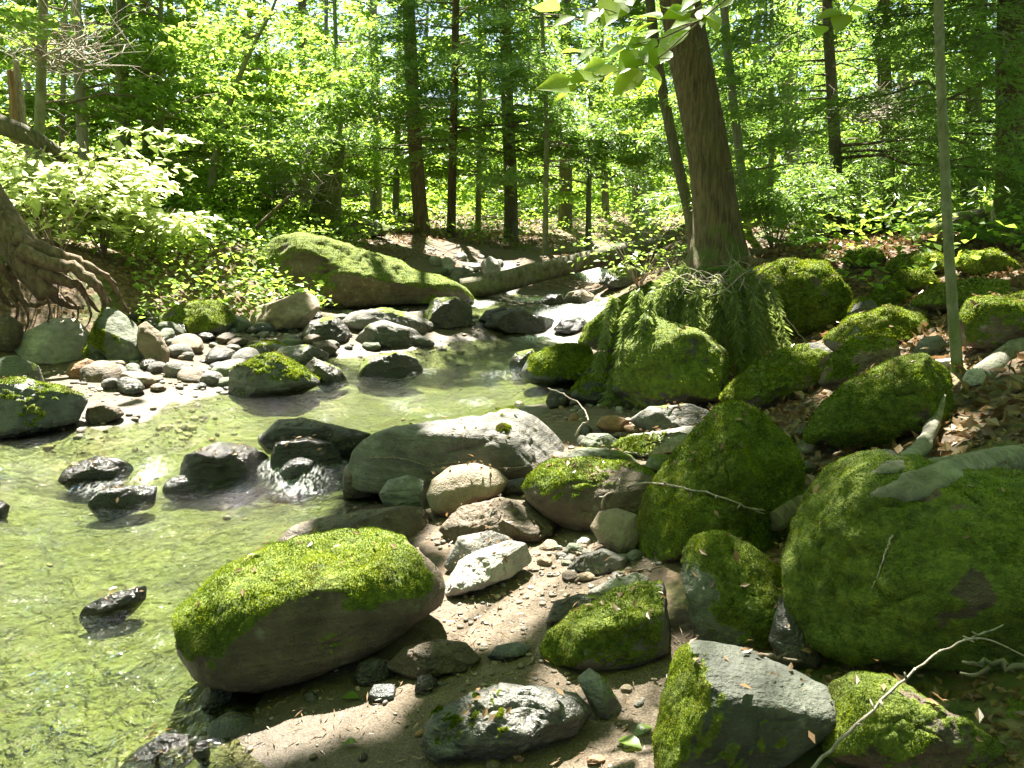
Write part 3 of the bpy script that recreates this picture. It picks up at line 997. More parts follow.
rock('rock', 'dark rock with mossy crown below the hanging branches', K, [(567, 398), (580, 379), (602, 372), (622, 380), (622, 402), (590, 408)], 'dark', 0.5, mw=1.0, tufts=2500)
rock('rock', 'low wet mossy rock at the very tip of the stream edge', K, [(508, 362), (516, 353), (532, 349), (540, 358), (530, 368), (514, 370)], 'dark', 0.5)
rock('rock', 'small black wet rock by the stream edge below the mossy rocks', K, [(545, 402), (550, 390), (562, 388), (572, 396), (568, 408), (550, 410)], 'dark', wet=0.8)
rock('boulder', 'dark shaded boulder half hidden by hanging green branches', B,
     [(612, 392), (622, 340), (650, 318), (695, 330), (735, 360), (738, 398), (700, 408), (640, 418)], 'dark', 0.85, tufts=3000)
rock('boulder', 'great sloping mossy boulder on the far bank', B,
     [(262, 285), (266, 250), (280, 237), (300, 235), (335, 240), (380, 255), (420, 272), (460, 285), (476, 300), (470, 312), (430, 311), (380, 309), (320, 314), (285, 312), (266, 304)],
     'brown', 0.62, (0.1, 0.0, 1), 0.9, 0.5, 3, 0.06, 0.35, 0.8, tufts=6000, cuts=[((0.15, 0.8, 0.55), 0.65), ((0, -0.3, 0.95), 0.72)])
rock('rock', 'dark mossy rock at the water under the tail of the great boulder', K, [(421, 318), (430, 299), (455, 297), (473, 305), (472, 325), (450, 331), (430, 330)], 'dark', 0.45, (-0.6, 0, 0.8), facet=2, wet=0.4)
rock('rock', 'tan wedge shaped rock below the great mossy boulder', K, [(246, 322), (260, 306), (300, 293), (319, 294), (320, 310), (302, 329), (268, 334), (250, 332)], 'tan', 0.2, facet=3)
rock('rock', 'dark rock under the tan wedge', K, [(300, 336), (312, 320), (335, 314), (352, 328), (345, 344), (310, 346)], 'dark', 0.3)
rock('rock', 'grey triangular rock at the far water edge', K, [(348, 338), (362, 325), (385, 320), (415, 330), (430, 343), (400, 348), (360, 347)], 'grey', 0.25, facet=3)
rock('rock', 'low grey slab running along the foot of the great boulder', K, [(338, 322), (352, 312), (390, 309), (420, 316), (436, 328), (425, 336), (390, 326), (350, 328)], 'grey', 0.3, facet=2)
rock('rock', 'black mossy rock alone in the upper pool', K, [(356, 372), (368, 358), (395, 352), (416, 358), (424, 369), (402, 377), (366, 378)], 'dark', 0.4, (-0.6, 0, 0.7), wet=0.3)
rock('rock', 'rounded grey rock with bright moss cap at left water edge', K, [(213, 390), (222, 373), (250, 360), (278, 354), (302, 368), (320, 386), (300, 397), (240, 397)], 'banded', 0.48, (0, 0.3, 1), 0.9, tufts=6000)
rock('rock', 'low dark rock right of the moss capped rock', K, [(301, 368), (315, 357), (338, 368), (350, 380), (325, 385)], 'dark', 0.25, wet=0.3)
rock('rock', 'flat pale grey slab behind the moss capped rock', K, [(270, 358), (282, 346), (310, 345), (332, 355), (325, 366), (290, 368)], 'banded', 0.15)
rock('rock', 'small round brown rock at the head of the left shingle', K, [(308, 352), (314, 342), (328, 340), (338, 348), (334, 357), (316, 359)], 'brown')
rock('rock', 'flat mossy slab lying behind the moss capped rock', K, [(240, 352), (250, 344), (275, 342), (292, 350), (280, 360), (250, 362)], 'grey', 0.5, tufts=1500)
rock('boulder', 'angular grey green boulder standing below the undercut roots', B, [(83, 345), (90, 319), (105, 305), (120, 308), (136, 325), (147, 345), (152, 362), (130, 370), (100, 367), (88, 360)], 'green', 0.42, (-0.6, -0.5, 0.1), facet=4, tufts=2500)
rock('boulder', 'pale boulder under the roots at left', B, [(16, 350), (28, 331), (55, 318), (76, 319), (90, 340), (86, 362), (55, 368), (30, 361)], 'pale', facet=2)
rock('rock', 'brown angular stone in front of the pale boulder', S_, [(66, 372), (72, 362), (86, 358), (97, 364), (94, 376), (76, 381)], 'rust', facet=2)
rock('rock', 'tan slab leaning on the angular grey green boulder', K, [(134, 330), (148, 321), (160, 332), (168, 352), (166, 367), (150, 369), (140, 350)], 'tan', 0.2, facet=2)
rock('rock', 'grey olive rock at left edge below the pale boulder', K, [(-12, 365), (0, 356), (18, 355), (36, 368), (40, 386), (20, 394), (-10, 392)], 'green', 0.2)
rock('boulder', 'broad flat wet boulder with moss patches at the left edge', B, [(-30, 400), (-10, 378), (28, 378), (60, 391), (82, 406), (70, 428), (32, 438), (-10, 442), (-30, 430)], 'blue', 0.42, (0.2, 0, 1), 0.9, dr=0.6, tufts=3500)
rock('rock', 'rounded brown cobble beside the flat wet boulder', S_, [(85, 416), (90, 406), (104, 402), (118, 408), (123, 416), (112, 424), (92, 425)], 'brown')
rock('rock', 'green mossy ledge on the left bank beyond the shingle', K, [(153, 320), (162, 308), (190, 304), (218, 302), (234, 322), (222, 336), (190, 337), (160, 330)], 'grey', 0.6, (0, -0.2, 1), facet=3, tufts=4000)
rock('rock', 'small grey rock right of the green mossy ledge', K, [(226, 322), (234, 314), (246, 316), (252, 326), (244, 334), (230, 332)], 'green')
rock('rock', 'black wet rock at left end of the little weir', K, [(60, 472), (74, 461), (96, 456), (116, 461), (132, 470), (116, 479), (72, 479)], 'dark', wet=1, dr=0.5)
rock('rock', 'half drowned bluish rock below the weir with water sliding over it', K, [(90, 498), (100, 489), (128, 486), (156, 490), (152, 502), (102, 507)], 'blue', wet=1, dr=0.5)
rock('rock', 'largest black rock in the middle of the little weir', K, [(174, 468), (190, 450), (220, 442), (246, 446), (267, 459), (273, 472), (240, 481), (186, 478)], 'dark', wet=1, dr=0.6, facet=1)
rock('rock', 'low black stone under the largest weir rock', K, [(163, 486), (170, 477), (190, 474), (204, 480), (198, 490), (172, 491)], 'dark', wet=1)
rock('rock', 'long dark slab tilted at right end of the little weir', K, [(256, 432), (274, 418), (302, 416), (342, 428), (372, 437), (360, 454), (335, 458), (300, 448), (268, 444)], 'dark', 0.35, (-0.8, 0, 0.7), wet=0.6, dr=0.4)
rock('rock', 'dark brown wet rock under the tilted slab', K, [(260, 458), (275, 441), (310, 437), (332, 445), (343, 459), (305, 468), (270, 466)], 'dark', wet=1, dr=0.5)
rock('rock', 'small drowned rock with foam below the tilted slab', K, [(274, 470), (284, 460), (302, 457), (318, 464), (314, 474), (286, 477)], 'blue', wet=1)
rock('rock', 'small dark rock just showing at the left frame edge in the stream', K, [(-14, 512), (-8, 502), (2, 500), (9, 508), (4, 517), (-10, 518)], 'dark', wet=1)
rock('rock', 'flat black rock barely breaking the near pool', K, [(79, 606), (92, 599), (120, 592), (150, 591), (147, 601), (120, 611), (90, 614)], 'dark', wet=1, dr=0.4)
rock('rock', 'brown stone under the left end of the long grey boulder', K, [(337, 486), (344, 464), (354, 460), (374, 480), (378, 500), (348, 500)], 'brown', wet=0.4)
rock('rock', 'dark grey rounded stone between the long boulder and the tan stone', S_, [(379, 492), (389, 479), (408, 475), (426, 480), (432, 496), (427, 512), (388, 515)], 'banded', facet=1)
rock('rock', 'smooth egg shaped tan stone resting on dark rocks', S_, [(426, 494), (432, 479), (450, 466), (476, 463), (498, 470), (510, 482), (500, 495), (475, 503), (448, 518), (432, 512)], 'tan', rough=0.03)
rock('rock', 'long low dark rock behind the large rounded boulder', K, [(273, 542), (290, 523), (320, 516), (360, 512), (402, 509), (428, 512), (442, 525), (432, 545), (390, 552), (330, 548), (290, 550)], 'brown', 0.25, (-0.9, 0, 0.5), dr=0.4, wet=0.4)
rock('rock', 'rough brown conglomerate slab below the egg shaped stone', K, [(438, 530), (458, 508), (500, 498), (545, 503), (568, 522), (548, 542), (450, 548)], 'brown', facet=2, rough=0.1)
rock('rock', 'grey slab behind the white sunlit rock', K, [(443, 566), (458, 537), (490, 531), (518, 540), (505, 558), (455, 574)], 'grey', facet=2)
rock('rock', 'white sunlit flat rock on the sand right of the large rounded boulder', K, [(438, 580), (455, 561), (480, 550), (510, 541), (527, 544), (535, 561), (512, 577), (480, 588), (448, 596)], 'pale', facet=2)
rock('rock', 'dark stone wedged right of the egg shaped stone', S_, [(500, 494), (508, 480), (524, 477), (534, 486), (528, 497)], 'dark')
rock('rock', 'smooth round tan stone leaning on the foot of the mossy pyramid', S_, [(590, 528), (598, 513), (615, 508), (637, 514), (644, 530), (638, 550), (622, 556), (600, 544)], 'tan', 0.15, rough=0.03)
rock('rock', 'orange brown stone by the water beneath the hanging branches', S_, [(595, 426), (601, 417), (615, 415), (629, 420), (630, 430), (612, 435)], 'rust')
rock('rock', 'flat dark topped rock behind the mossy pyramid', K, [(630, 422), (648, 408), (690, 403), (711, 410), (708, 424), (682, 431), (645, 434)], 'grey', 0.3, dr=0.6)
rock('rock', 'long pale slab with mossy left side behind the mossy pyramid', K, [(612, 449), (633, 437), (664, 430), (697, 423), (703, 434), (684, 451), (640, 459)], 'pale', 0.42, (-0.8, -0.3, 0.5), facet=1, tufts=1500)
rock('rock', 'smooth grey stone next to the pale slab', S_, [(578, 445), (588, 434), (608, 433), (622, 442), (618, 453), (590, 455)], 'green')
rock('rock', 'flat mossy grey slab behind the moss rimmed brown boulder', K, [(560, 462), (575, 449), (605, 448), (632, 456), (640, 466), (600, 472)], 'green', 0.4)
rock('rock', 'low mossy stone squeezed behind the pyramid foot', S_, [(643, 470), (650, 456), (666, 454), (678, 462), (672, 476)], 'green', 0.5)
rock('rock', 'flat grey stone at the base of the round tan stone', S_, [(566, 571), (578, 557), (602, 548), (627, 556), (626, 569), (600, 575)], 'grey')
rock('rock', 'small pale green stone on gravel in front of the moss rimmed boulder', S_, [(563, 552), (569, 543), (580, 543), (585, 551), (578, 557), (567, 557)], 'green')
rock('rock', 'dark flat stone half under the slanting mossy boulder', K, [(546, 624), (554, 602), (580, 594), (607, 598), (603, 612), (572, 632)], 'dark', 0.2)
rock('rock', 'pale thin slab leaning behind the slanting mossy boulder', K, [(586, 594), (608, 581), (635, 571), (650, 577), (625, 596), (600, 601)], 'pale', facet=1)
rock('rock', 'grey stone propping the mossy corner boulder', S_, [(687, 612), (698, 594), (714, 600), (726, 628), (718, 646), (698, 644)], 'grey')
rock('rock', 'small dark slab standing on edge between mossy boulders', S_, [(576, 680), (588, 669), (606, 680), (622, 705), (620, 718), (598, 718)], 'banded', 0.3, wet=0.3)
rock('rock', 'smooth pale grey rock cut by the bottom edge right of the streaked rock', K, [(518, 770), (538, 746), (575, 739), (612, 747), (645, 770), (600, 795), (540, 795)], 'tan', y=2.15, rough=0.03)
rock('rock', 'small flat stone at bottom edge in front of the streaked rock', S_, [(438, 772), (452, 760), (485, 757), (508, 768), (500, 785), (450, 785)], 'green', y=2.1)
rock('rock', 'grey speckled egg shaped stone standing in the shallows at bottom left', S_, [(203, 745), (212, 720), (234, 711), (256, 721), (272, 745), (282, 775), (240, 795), (206, 785)], 'grey', y=2.28, rough=0.03, wet=0.25)
rock('rock', 'low dark rock in the water at the bottom edge left of the speckled stone', K, [(105, 775), (135, 749), (165, 737), (188, 744), (199, 765), (195, 785), (120, 790)], 'dark', wet=0.8, y=2.2)
rock('rock', 'little black stone between the two bottom edge shore stones', S_, [(193, 752), (197, 742), (205, 741), (210, 752), (204, 760)], 'dark', wet=0.8)
rock('rock', 'drowned dark stone against the shaded side of the large rounded boulder', S_, [(199, 700), (206, 686), (222, 683), (234, 694), (228, 706), (208, 709)], 'dark', wet=1)
rock('rock', 'low brown stone with a smaller stone balanced on it', S_, [(385, 664), (404, 646), (440, 640), (466, 645), (483, 660), (468, 675), (410, 678)], 'brown', wet=0.2, dr=0.6)
rock('rock', 'smooth grey green stone balanced on a brown stone', S_, [(403, 634), (418, 622), (442, 621), (456, 631), (452, 643), (412, 645)], 'green', y=2.98, rough=0.03)
rock('rock', 'shiny dark stone on wet sand below the large rounded boulder', S_, [(353, 674), (360, 661), (374, 657), (393, 664), (396, 678), (376, 686), (358, 684)], 'dark', wet=0.6, facet=2)
rock('rock', 'small bluish oval pebble on wet sand', S_, [(368, 694), (374, 684), (392, 685), (404, 694), (396, 702), (376, 702)], 'blue', wet=0.4)
rock('rock', 'pair of small wet stones right of the bluish pebble', S_, [(414, 690), (418, 676), (430, 674), (438, 682), (428, 696)], 'dark', wet=0.7)
rock('rock', 'little wet grey wedge on the sand in front of the white rock', S_, [(487, 656), (496, 646), (516, 642), (531, 646), (526, 655), (498, 662)], 'blue', wet=0.5)
rock('rock', 'black rock splitting the little falls', K, [(478, 328), (492, 313), (518, 307), (538, 316), (563, 321), (556, 334), (500, 335)], 'dark', wet=1, facet=2)
rock('rock', 'small black rock at the right foot of the little falls', K, [(553, 330), (562, 318), (578, 315), (592, 324), (588, 334), (566, 336)], 'dark', wet=1)
rock('rock', 'dark wet boulder at right bank of the little falls', K, [(478, 320), (486, 310), (505, 306), (512, 316), (500, 325)], 'dark', wet=1)
rock('rock', 'white boulder lit by sun on the gravel left of the fallen log', K, [(476, 274), (480, 262), (490, 256), (501, 262), (504, 272), (492, 279)], 'pale')
rock('rock', 'grey tilted slab left of the fallen log end', K, [(446, 279), (452, 266), (466, 268), (483, 279), (474, 286), (455, 287)], 'grey', facet=2)
rock('rock', 'pale tan stone in water in front of the fallen log', S_, [(562, 300), (569, 292), (584, 289), (596, 295), (590, 302), (570, 304)], 'tan')
rock('rock', 'dark stone in water under the fallen log', S_, [(540, 302), (548, 294), (562, 294), (568, 302), (556, 306)], 'dark', wet=1)
rock('rock', 'dark mossy rock beneath the far end of the fallen log', K, [(598, 284), (608, 270), (630, 266), (648, 274), (640, 288), (612, 290)], 'dark', 0.3)
rock('rock', 'rounded stone in shadow by the mossy pyramid right side', S_, [(768, 520), (776, 504), (800, 494), (815, 500), (812, 524), (786, 534)], 'tan')
rock('rock', 'dark block filling the gap under the mossy corner boulder', K, [(770, 645), (778, 600), (800, 590), (822, 620), (822, 665), (790, 670)], 'dark', 0.3)
rock('rock', 'grey olive rock at left edge below the roots', K, [(-20, 350), (-12, 322), (6, 312), (22, 325), (20, 345), (4, 355)], 'brown', 0.2)
rock('rock', 'mossy boulder on top of the left bank behind the white shrub', K, [(42, 178), (52, 160), (70, 155), (86, 164), (90, 180), (60, 186)], 'brown', 0.7, y=10.5, tufts=1500)
rock('rock', 'low grey mossy boulder deep in the woods by the far log', K, [(330, 232), (345, 222), (370, 220), (392, 228), (385, 236), (345, 238)], 'grey', 0.6)

# small cobbles: one of each kind, copied
cob = []
for i, st in enumerate(['grey', 'tan', 'dark', 'pale', 'green', 'brown', 'blue', 'rust']):
    U, F = ico(4)
    r = np.random.default_rng(400 + i)
    V = U * np.array([1.0, r.uniform(0.65, 0.9), r.uniform(0.42, 0.62)])
    for k in range(3):
        d = r.normal(0, 1, 3)
        d /= np.linalg.norm(d)
        pr = V @ d
        V = V - d * (np.clip(pr - pr.max() * 0.75, 0, None) * 0.8)[:, None]
    V = V * (1 + 0.12 * fbm(U * 1.6 + i * 7, 3)[:, None])
    cob.append(mesh_np("cobble", V, F, ROCK[st], dict(moss=np.zeros(len(V)), wet=np.full(len(V), 0.5 if st in ('dark', 'blue') else 0.0))))


def cobbles(n, x0, y0, x1, y1, smin, smax, label, group, styles, seed, pw=1.8):
    r = np.random.default_rng(seed)
    k = 0
    tries = 0
    while k < n and tries < n * 30:
        tries += 1
        px, py = r.uniform(x0, x1), r.uniform(y0, y1)
        p = surface_hit(px, py)
        g = g1(p[0], p[1])
        if g < zwater(p[0], p[1]) - 0.05:
            continue
        s = smin + (smax - smin) * r.random() ** pw
        o = link("cobble", cob[styles[r.integers(len(styles))]], None, (p[0], p[1], g + s * 0.18))
        o.scale = (s, s, s * r.uniform(0.8, 1.2))
        o.rotation_euler = (r.normal(0, 0.2), r.normal(0, 0.2), r.uniform(0, 6.28))
        tag(o, label, 'cobble', group)
        k += 1


cobbles(130, 95, 318, 260, 392, 0.035, 0.2, 'small loose cobble of the sunny left shingle shore', 'cobbles of the left shore', [0, 1, 2, 0, 4, 5, 6, 0, 2], 1)
cobbles(50, 255, 318, 440, 350, 0.04, 0.19, 'cobble on the far shore below the great mossy boulder', 'cobbles below the great boulder', [0, 2, 4, 5, 0, 6], 2)
cobbles(45, 560, 405, 720, 470, 0.02, 0.07, 'small cobble among the rocks between stream and mossy pyramid', 'cobbles behind the pyramid', [0, 1, 2, 3, 4, 5, 7], 3)
cobbles(40, 530, 540, 640, 580, 0.012, 0.045, 'small cobble on the gravel in front of the moss rimmed boulder', 'cobbles on the near gravel', [0, 1, 3, 4, 5, 7, 0, 0], 4, 2.5)
cobbles(26, 435, 258, 500, 283, 0.05, 0.16, 'cobble on the sunny gravel left of the fallen log', 'cobbles by the log', [0, 3, 4, 3], 5)
cobbles(30, 780, 345, 940, 480, 0.02, 0.07, 'small cobble among the roots of the right bank', 'cobbles on the right bank', [0, 2, 4, 5], 6)
cobbles(16, 300, 690, 650, 768, 0.008, 0.03, 'tiny stone on the wet sand along the bottom edge', 'stones on the wet sand', [0, 1, 2, 5, 7], 7, 2.0)


def build_pebbles():
    """grit and pebbles nobody could count"""
    r = np.random.default_rng(77)
    U, F = ico(2)
    n = 5600
    X, Y = r.uniform(-6, 4.5, n * 30), r.uniform(1.6, 14, n * 30)
    s = sand_mask(X, Y)
    zw = zwater(X, Y)
    G = ground(X, Y)
    bed = (G < zw + 0.02) & (G > zw - 0.3)
    w = s * (0.12 + sstep(-0.05, 0.35, fbm(np.stack([X * 2.2, Y * 2.2, 0 * X], -1), 3))) + bed * 0.02
    w = w / np.clip(Y, 2, 14) ** 1.3
    ok = r.random(len(X)) < w / w.max() * 1.2
    X, Y, G, Z = X[ok][:n], Y[ok][:n], G[ok][:n], zw[ok][:n]
    m = len(X)
    sz = (0.003 + 0.013 * r.random(m) ** 4) * np.clip(Y / 3.0, 0.8, 3)
    sz = np.where(G < Z, sz * 1.3, sz)
    sc = sz[:, None] * np.stack([np.ones(m), r.uniform(.6, 1, m), r.uniform(.35, .7, m)], 1)
    a = r.uniform(0, 6.28, m)
    V = U[None] * sc[:, None, :]
    ca, sa = np.cos(a)[:, None], np.sin(a)[:, None]
    V = np.stack([V[..., 0] * ca - V[..., 1] * sa, V[..., 0] * sa + V[..., 1] * ca, V[..., 2]], -1)
    V = V + np.stack([X, Y, G + sz * 0.2], 1)[:, None, :]
    FF = (F[None] + (np.arange(m) * len(U))[:, None, None]).reshape(-1, 3)
    mt, nt, b = new_mat("pebbles")
    isl = N(nt, "ShaderNodeNewGeometry").outputs["Random Per Island"]
    c = ramp(nt, isl, [(0.0, (0.06, 0.055, 0.05)), (0.3, (0.13, 0.115, 0.095)), (0.6, (0.21, 0.165, 0.12)), (0.9, (0.30, 0.27, 0.235)), (1.0, (0.14, 0.15, 0.11))])
    nt.links.new(c, b.inputs["Base Color"])
    b.inputs["Roughness"].default_value = 0.7
    o = link("pebbles", mesh_np("pebbles", V.reshape(-1, 3), FF, mt))
    tag(o, 'fine pebbles and grit scattered over the sand and stream bed', 'pebbles', kind='stuff')


build_pebbles()


# ------------------------------------------------------------------ wood and leaf geometry
def smooth_path(P, n):
    """Catmull-Rom through points P -> n samples"""
    P = np.asarray(P, float)
    if len(P) == 2:
        t = np.linspace(0, 1, n)[:, None]
        return P[0] * (1 - t) + P[1] * t
    Q = np.vstack([2 * P[0] - P[1], P, 2 * P[-1] - P[-2]])
    seg = np.linspace(0, len(P) - 1 - 1e-9, n)
    i = seg.astype(int)
    t = (seg - i)[:, None]
    a, b, c, d = Q[i], Q[i + 1], Q[i + 2], Q[i + 3]
    return 0.5 * ((2 * b) + (c - a) * t + (2 * a - 5 * b + 4 * c - d) * t ** 2 + (3 * b - a - 3 * c + d) * t ** 3)


def tube(P, rad, sides=8, cap=True):
    P = np.asarray(P, float)
    n = len(P)
    rad = np.broadcast_to(np.asarray(rad, float), (n,))
    T = np.gradient(P, axis=0)
    T /= np.linalg.norm(T, axis=1, keepdims=True) + 1e-12
    ref = np.array([0.31, 0.95, 0.05]) if abs(T[:, 2]).mean() > 0.6 else np.array([0.05, 0.1, 1.0])
    A = np.cross(T, ref)
    A /= np.linalg.norm(A, axis=1, keepdims=True) + 1e-12
    Bv = np.cross(T, A)
    a = np.linspace(0, 2 * np.pi, sides, endpoint=False)
    V = P[:, None] + rad[:, None, None] * (np.cos(a)[None, :, None] * A[:, None] + np.sin(a)[None, :, None] * Bv[:, None])
    V = V.reshape(-1, 3)
    i, j = np.meshgrid(np.arange(n - 1), np.arange(sides), indexing='ij')
    p = (i * sides + j).ravel()
    q = (i * sides + (j + 1) % sides).ravel()
    Fq = np.stack([p, q, q + sides, p + sides], 1)
    if cap:
        V = np.vstack([V, P[0], P[-1]])
        k = np.arange(sides)
        c0 = np.stack([np.full(sides, len(V) - 2), (k + 1) % sides, k, k], 1)[:, :3]
        e = (n - 1) * sides
        c1 = np.stack([np.full(sides, len(V) - 1), e + k, e + (k + 1) % sides], 1)
        return V, Fq, np.vstack([c0, c1])
    return V, Fq, np.zeros((0, 3), int)


class Wood:
    def __init__(self):
        self.V, self.Q, self.T, self.n = [], [], [], 0

    def add(self, P, rad, sides=7):
        V, q, t = tube(P, rad, sides)
        self.V.append(V)
        self.Q.append(q + self.n)
        self.T.append(t + self.n)
        self.n += len(V)

    def mesh(self, name, mat, off=(0, 0, 0)):
        V = np.vstack(self.V) - np.asarray(off)
        return mesh_np(name, V, [np.vstack(self.Q), np.vstack(self.T)], mat)


def leaf_quads(P, T, Nn, L, W):
    S = np.cross(T, Nn)
    S /= np.linalg.norm(S, axis=1, keepdims=True) + 1e-9
    L = np.broadcast_to(np.asarray(L, float), (len(P),))[:, None]
    W = np.broadcast_to(np.asarray(W, float), (len(P),))[:, None]
    m = P + T * L * 0.45
    f = Nn * W * 0.18
    V = np.stack([P, m + S * W * 0.5 + f, P + T * L, m - S * W * 0.5 + f], 1).reshape(-1, 3)
    return V, np.arange(len(P) * 4).reshape(-1, 4)


def unit(v):
    return v / (np.linalg.norm(v, axis=-1, keepdims=True) + 1e-12)


def sprays(O, az, length, n, LL, LW, r, rise=0.1, droop=0.35, width=0.45, jit=0.35, stems=None, stemr=0.004):
    """flat leafy sprays: O (S,3) origins; returns leaf arrays"""
    S = len(O)
    t = (np.linspace(0.08, 1, n)[None] + r.uniform(-0.04, 0.04, (S, n)))
    d = np.stack([np.cos(az), np.sin(az), 0 * az], 1)
    sd = np.stack([-np.sin(az), np.cos(az), 0 * az], 1)
    ln = np.asarray(length).reshape(S, 1)
    zoff = (rise * t - droop * t ** 2) * ln
    u = r.uniform(-1, 1, (S, n))
    half = width * ln * (1.05 - t * 0.75) * u
    P = O[:, None] + d[:, None] * (t * ln)[..., None] + sd[:, None] * half[..., None]
    P[..., 2] += zoff - np.abs(half) * 0.25 + r.normal(0, 0.02, (S, n))
    T = d[:, None] * 0.75 + sd[:, None] * (np.sign(u) * 0.75)[..., None] + r.normal(0, jit, (S, n, 3))
    T[..., 2] -= 0.25
    Nn = np.array([0, 0, 1.0]) + r.normal(0, jit, (S, n, 3))
    T = unit(T.reshape(-1, 3))
    Nn = unit(Nn.reshape(-1, 3))
    Nn = unit(Nn - T * (Nn * T).sum(1, keepdims=True))
    k = r.uniform(0.65, 1.25, S * n)
    V, F = leaf_quads(P.reshape(-1, 3), T, Nn, LL * k, LW * k)
    if stems is not None:
        for i in range(S):
            tt = np.linspace(0, 1, 5)[:, None]
            Q = O[i] + d[i] * tt * ln[i] + np.array([0, 0, 1]) * (rise * tt - droop * tt ** 2) * ln[i]
            stems.add(Q, np.linspace(stemr, stemr * 0.3, 5), 4)
    return V, F


def touch_y(px, py, off=0.0):
    """depth of the first rock or ground seen at a pixel, less a small offset"""
    d = ray(px, py)
    dn = d / np.linalg.norm(d)
    best = surface_hit(px, py)[1]
    for b in BVH:
        h = b.ray_cast(Vector((0, 0, CAM_Z)), Vector(dn))
        if h[0] is not None:
            best = min(best, h[0][1])
    return best - off


# sun patches, made by cutting away canopy leaves: (px, py, height, radius)
LIT = [(960, 262, None, .4), (870, 255, None, .4), (780, 235, None, .5), (330, 555, None, .34), (260, 575, None, .2), (540, 425, None, .36), (475, 422, None, .25), (580, 465, None, .26), (712, 428, None, .22), (688, 480, None, .24), (738, 450, None, .16), (612, 600, None, .22), (515, 702, None, .11), (760, 430, None, .12), (890, 368, None, .3), (715, 542, None, .17), (838, 470, None, .19), (950, 372, None, .2), (850, 330, None, .25), (465, 472, None, .14), (905, 752, None, .16), (790, 268, None, .35), (480, 560, None, .14), (880, 315, None, .25), (990, 297, None, .22), (660, 432, None, .2), (910, 705, None, .07), (690, 300, .95, .5), (50, 335, .4, .5), (100, 560, 0, .9), (60, 690, 0, .6), (200, 430, .1, 1.0), (320, 400, .1, .9), (460, 385, .1, .9), (40, 480, 0, 1.0), (200, 520, 0, .7), (150, 650, 0, .5), (300, 700, .05, .2), (490, 610, .1, .25),
       (560, 590, .13, .22), (500, 560, .15, .25), (590, 320, .3, .7), (80, 345, .3, .9), (60, 225, 1.5, 1.5), (150, 270, 1, .9), (800, 300, 1.0, .4),
       (950, 365, .7, .15), (700, 310, .8, .5), (330, 250, 1.1, .55), (440, 280, .7, .8), (490, 262, .8, .9), (290, 305, .5, .6), (380, 330, .3, .7), (600, 255, 1.1, .9), (460, 480, .3, .15),
       (870, 228, 1.5, .8), (620, 225, 1.6, .9), (800, 300, .9, .3), (250, 370, .25, .5), (140, 370, .25, .8), (630, 40, 2.1, .35), (700, 30, 2.1, .25), (480, 470, .35, .2), (640, 320, .5, .35), (560, 360, .2, .4), (430, 240, 1.1, 1.0)]
LIT = [(px, py, float(at_y(px, py, touch_y(px, py))[2]) if z is None else z, r) if z is not None else (px, py, ('t', touch_y(px, py)), r) for (px, py, z, r) in LIT]
LITP = np.array([np.append(at_y(px, py, z[1]), r) if isinstance(z, tuple) else np.append(on_z(px, py, z)[:2] if py > 300 or z < 1.2 else at_y(px, py, {1.5: 9.0, 1.6: 10.0, 2.1: 3.0, 1.1: 14.0}.get(z, 9.0))[:2], [z, r]) for (px, py, z, r) in LIT])


LITW = on_z(50, 335, .4)


def lit_reject(P):
    """True for leaves whose shadow falls in a sunlit patch"""
    bad = np.zeros(len(P), bool)
    for (x, y, z, r) in LITP:
        k = (P[:, 2] - z) / SUN[2]
        gx, gy = P[:, 0] - SUN[0] * k, P[:, 1] - SUN[1] * k
        d = np.hypot(gx - x, gy - y)
        c = np.nonzero((d < r * 1.4 + 0.1) & (k > 0.6))[0]
        if len(c):
            wob = 0.35 * fbm(np.stack([gx[c] * 5, gy[c] * 5, 0 * c + r * 9], 1), 2)
            bad[c[d[c] < r * (1.0 + wob) + 0.06]] = True
    # random gaps cut into farther crowns so sun reaches the background leaves
    k = (P[:, 2] - 1.5) / SUN[2]
    gx, gy = P[:, 0] - SUN[0] * k, P[:, 1] - SUN[1] * k
    f = np.nonzero((gy > 8.5) & (k > 0.3))[0]
    if len(f):
        n = fbm(np.stack([gx[f] * 0.75, gy[f] * 0.45, 0 * f + 3.3], 1), 3)
        up = sstep(3.0, 6.0, P[f, 2])
        bad[f[(n + 0.5 * (up - 1)) > -0.03 - 0.08 * sstep(11, 14, gy[f])]] = True
    return bad


def drop_leaves(V, F, bad):
    keep = ~bad
    Vq = V.reshape(-1, 4, 3)[keep].reshape(-1, 3)
    return Vq, np.arange(len(Vq)).reshape(-1, 4)


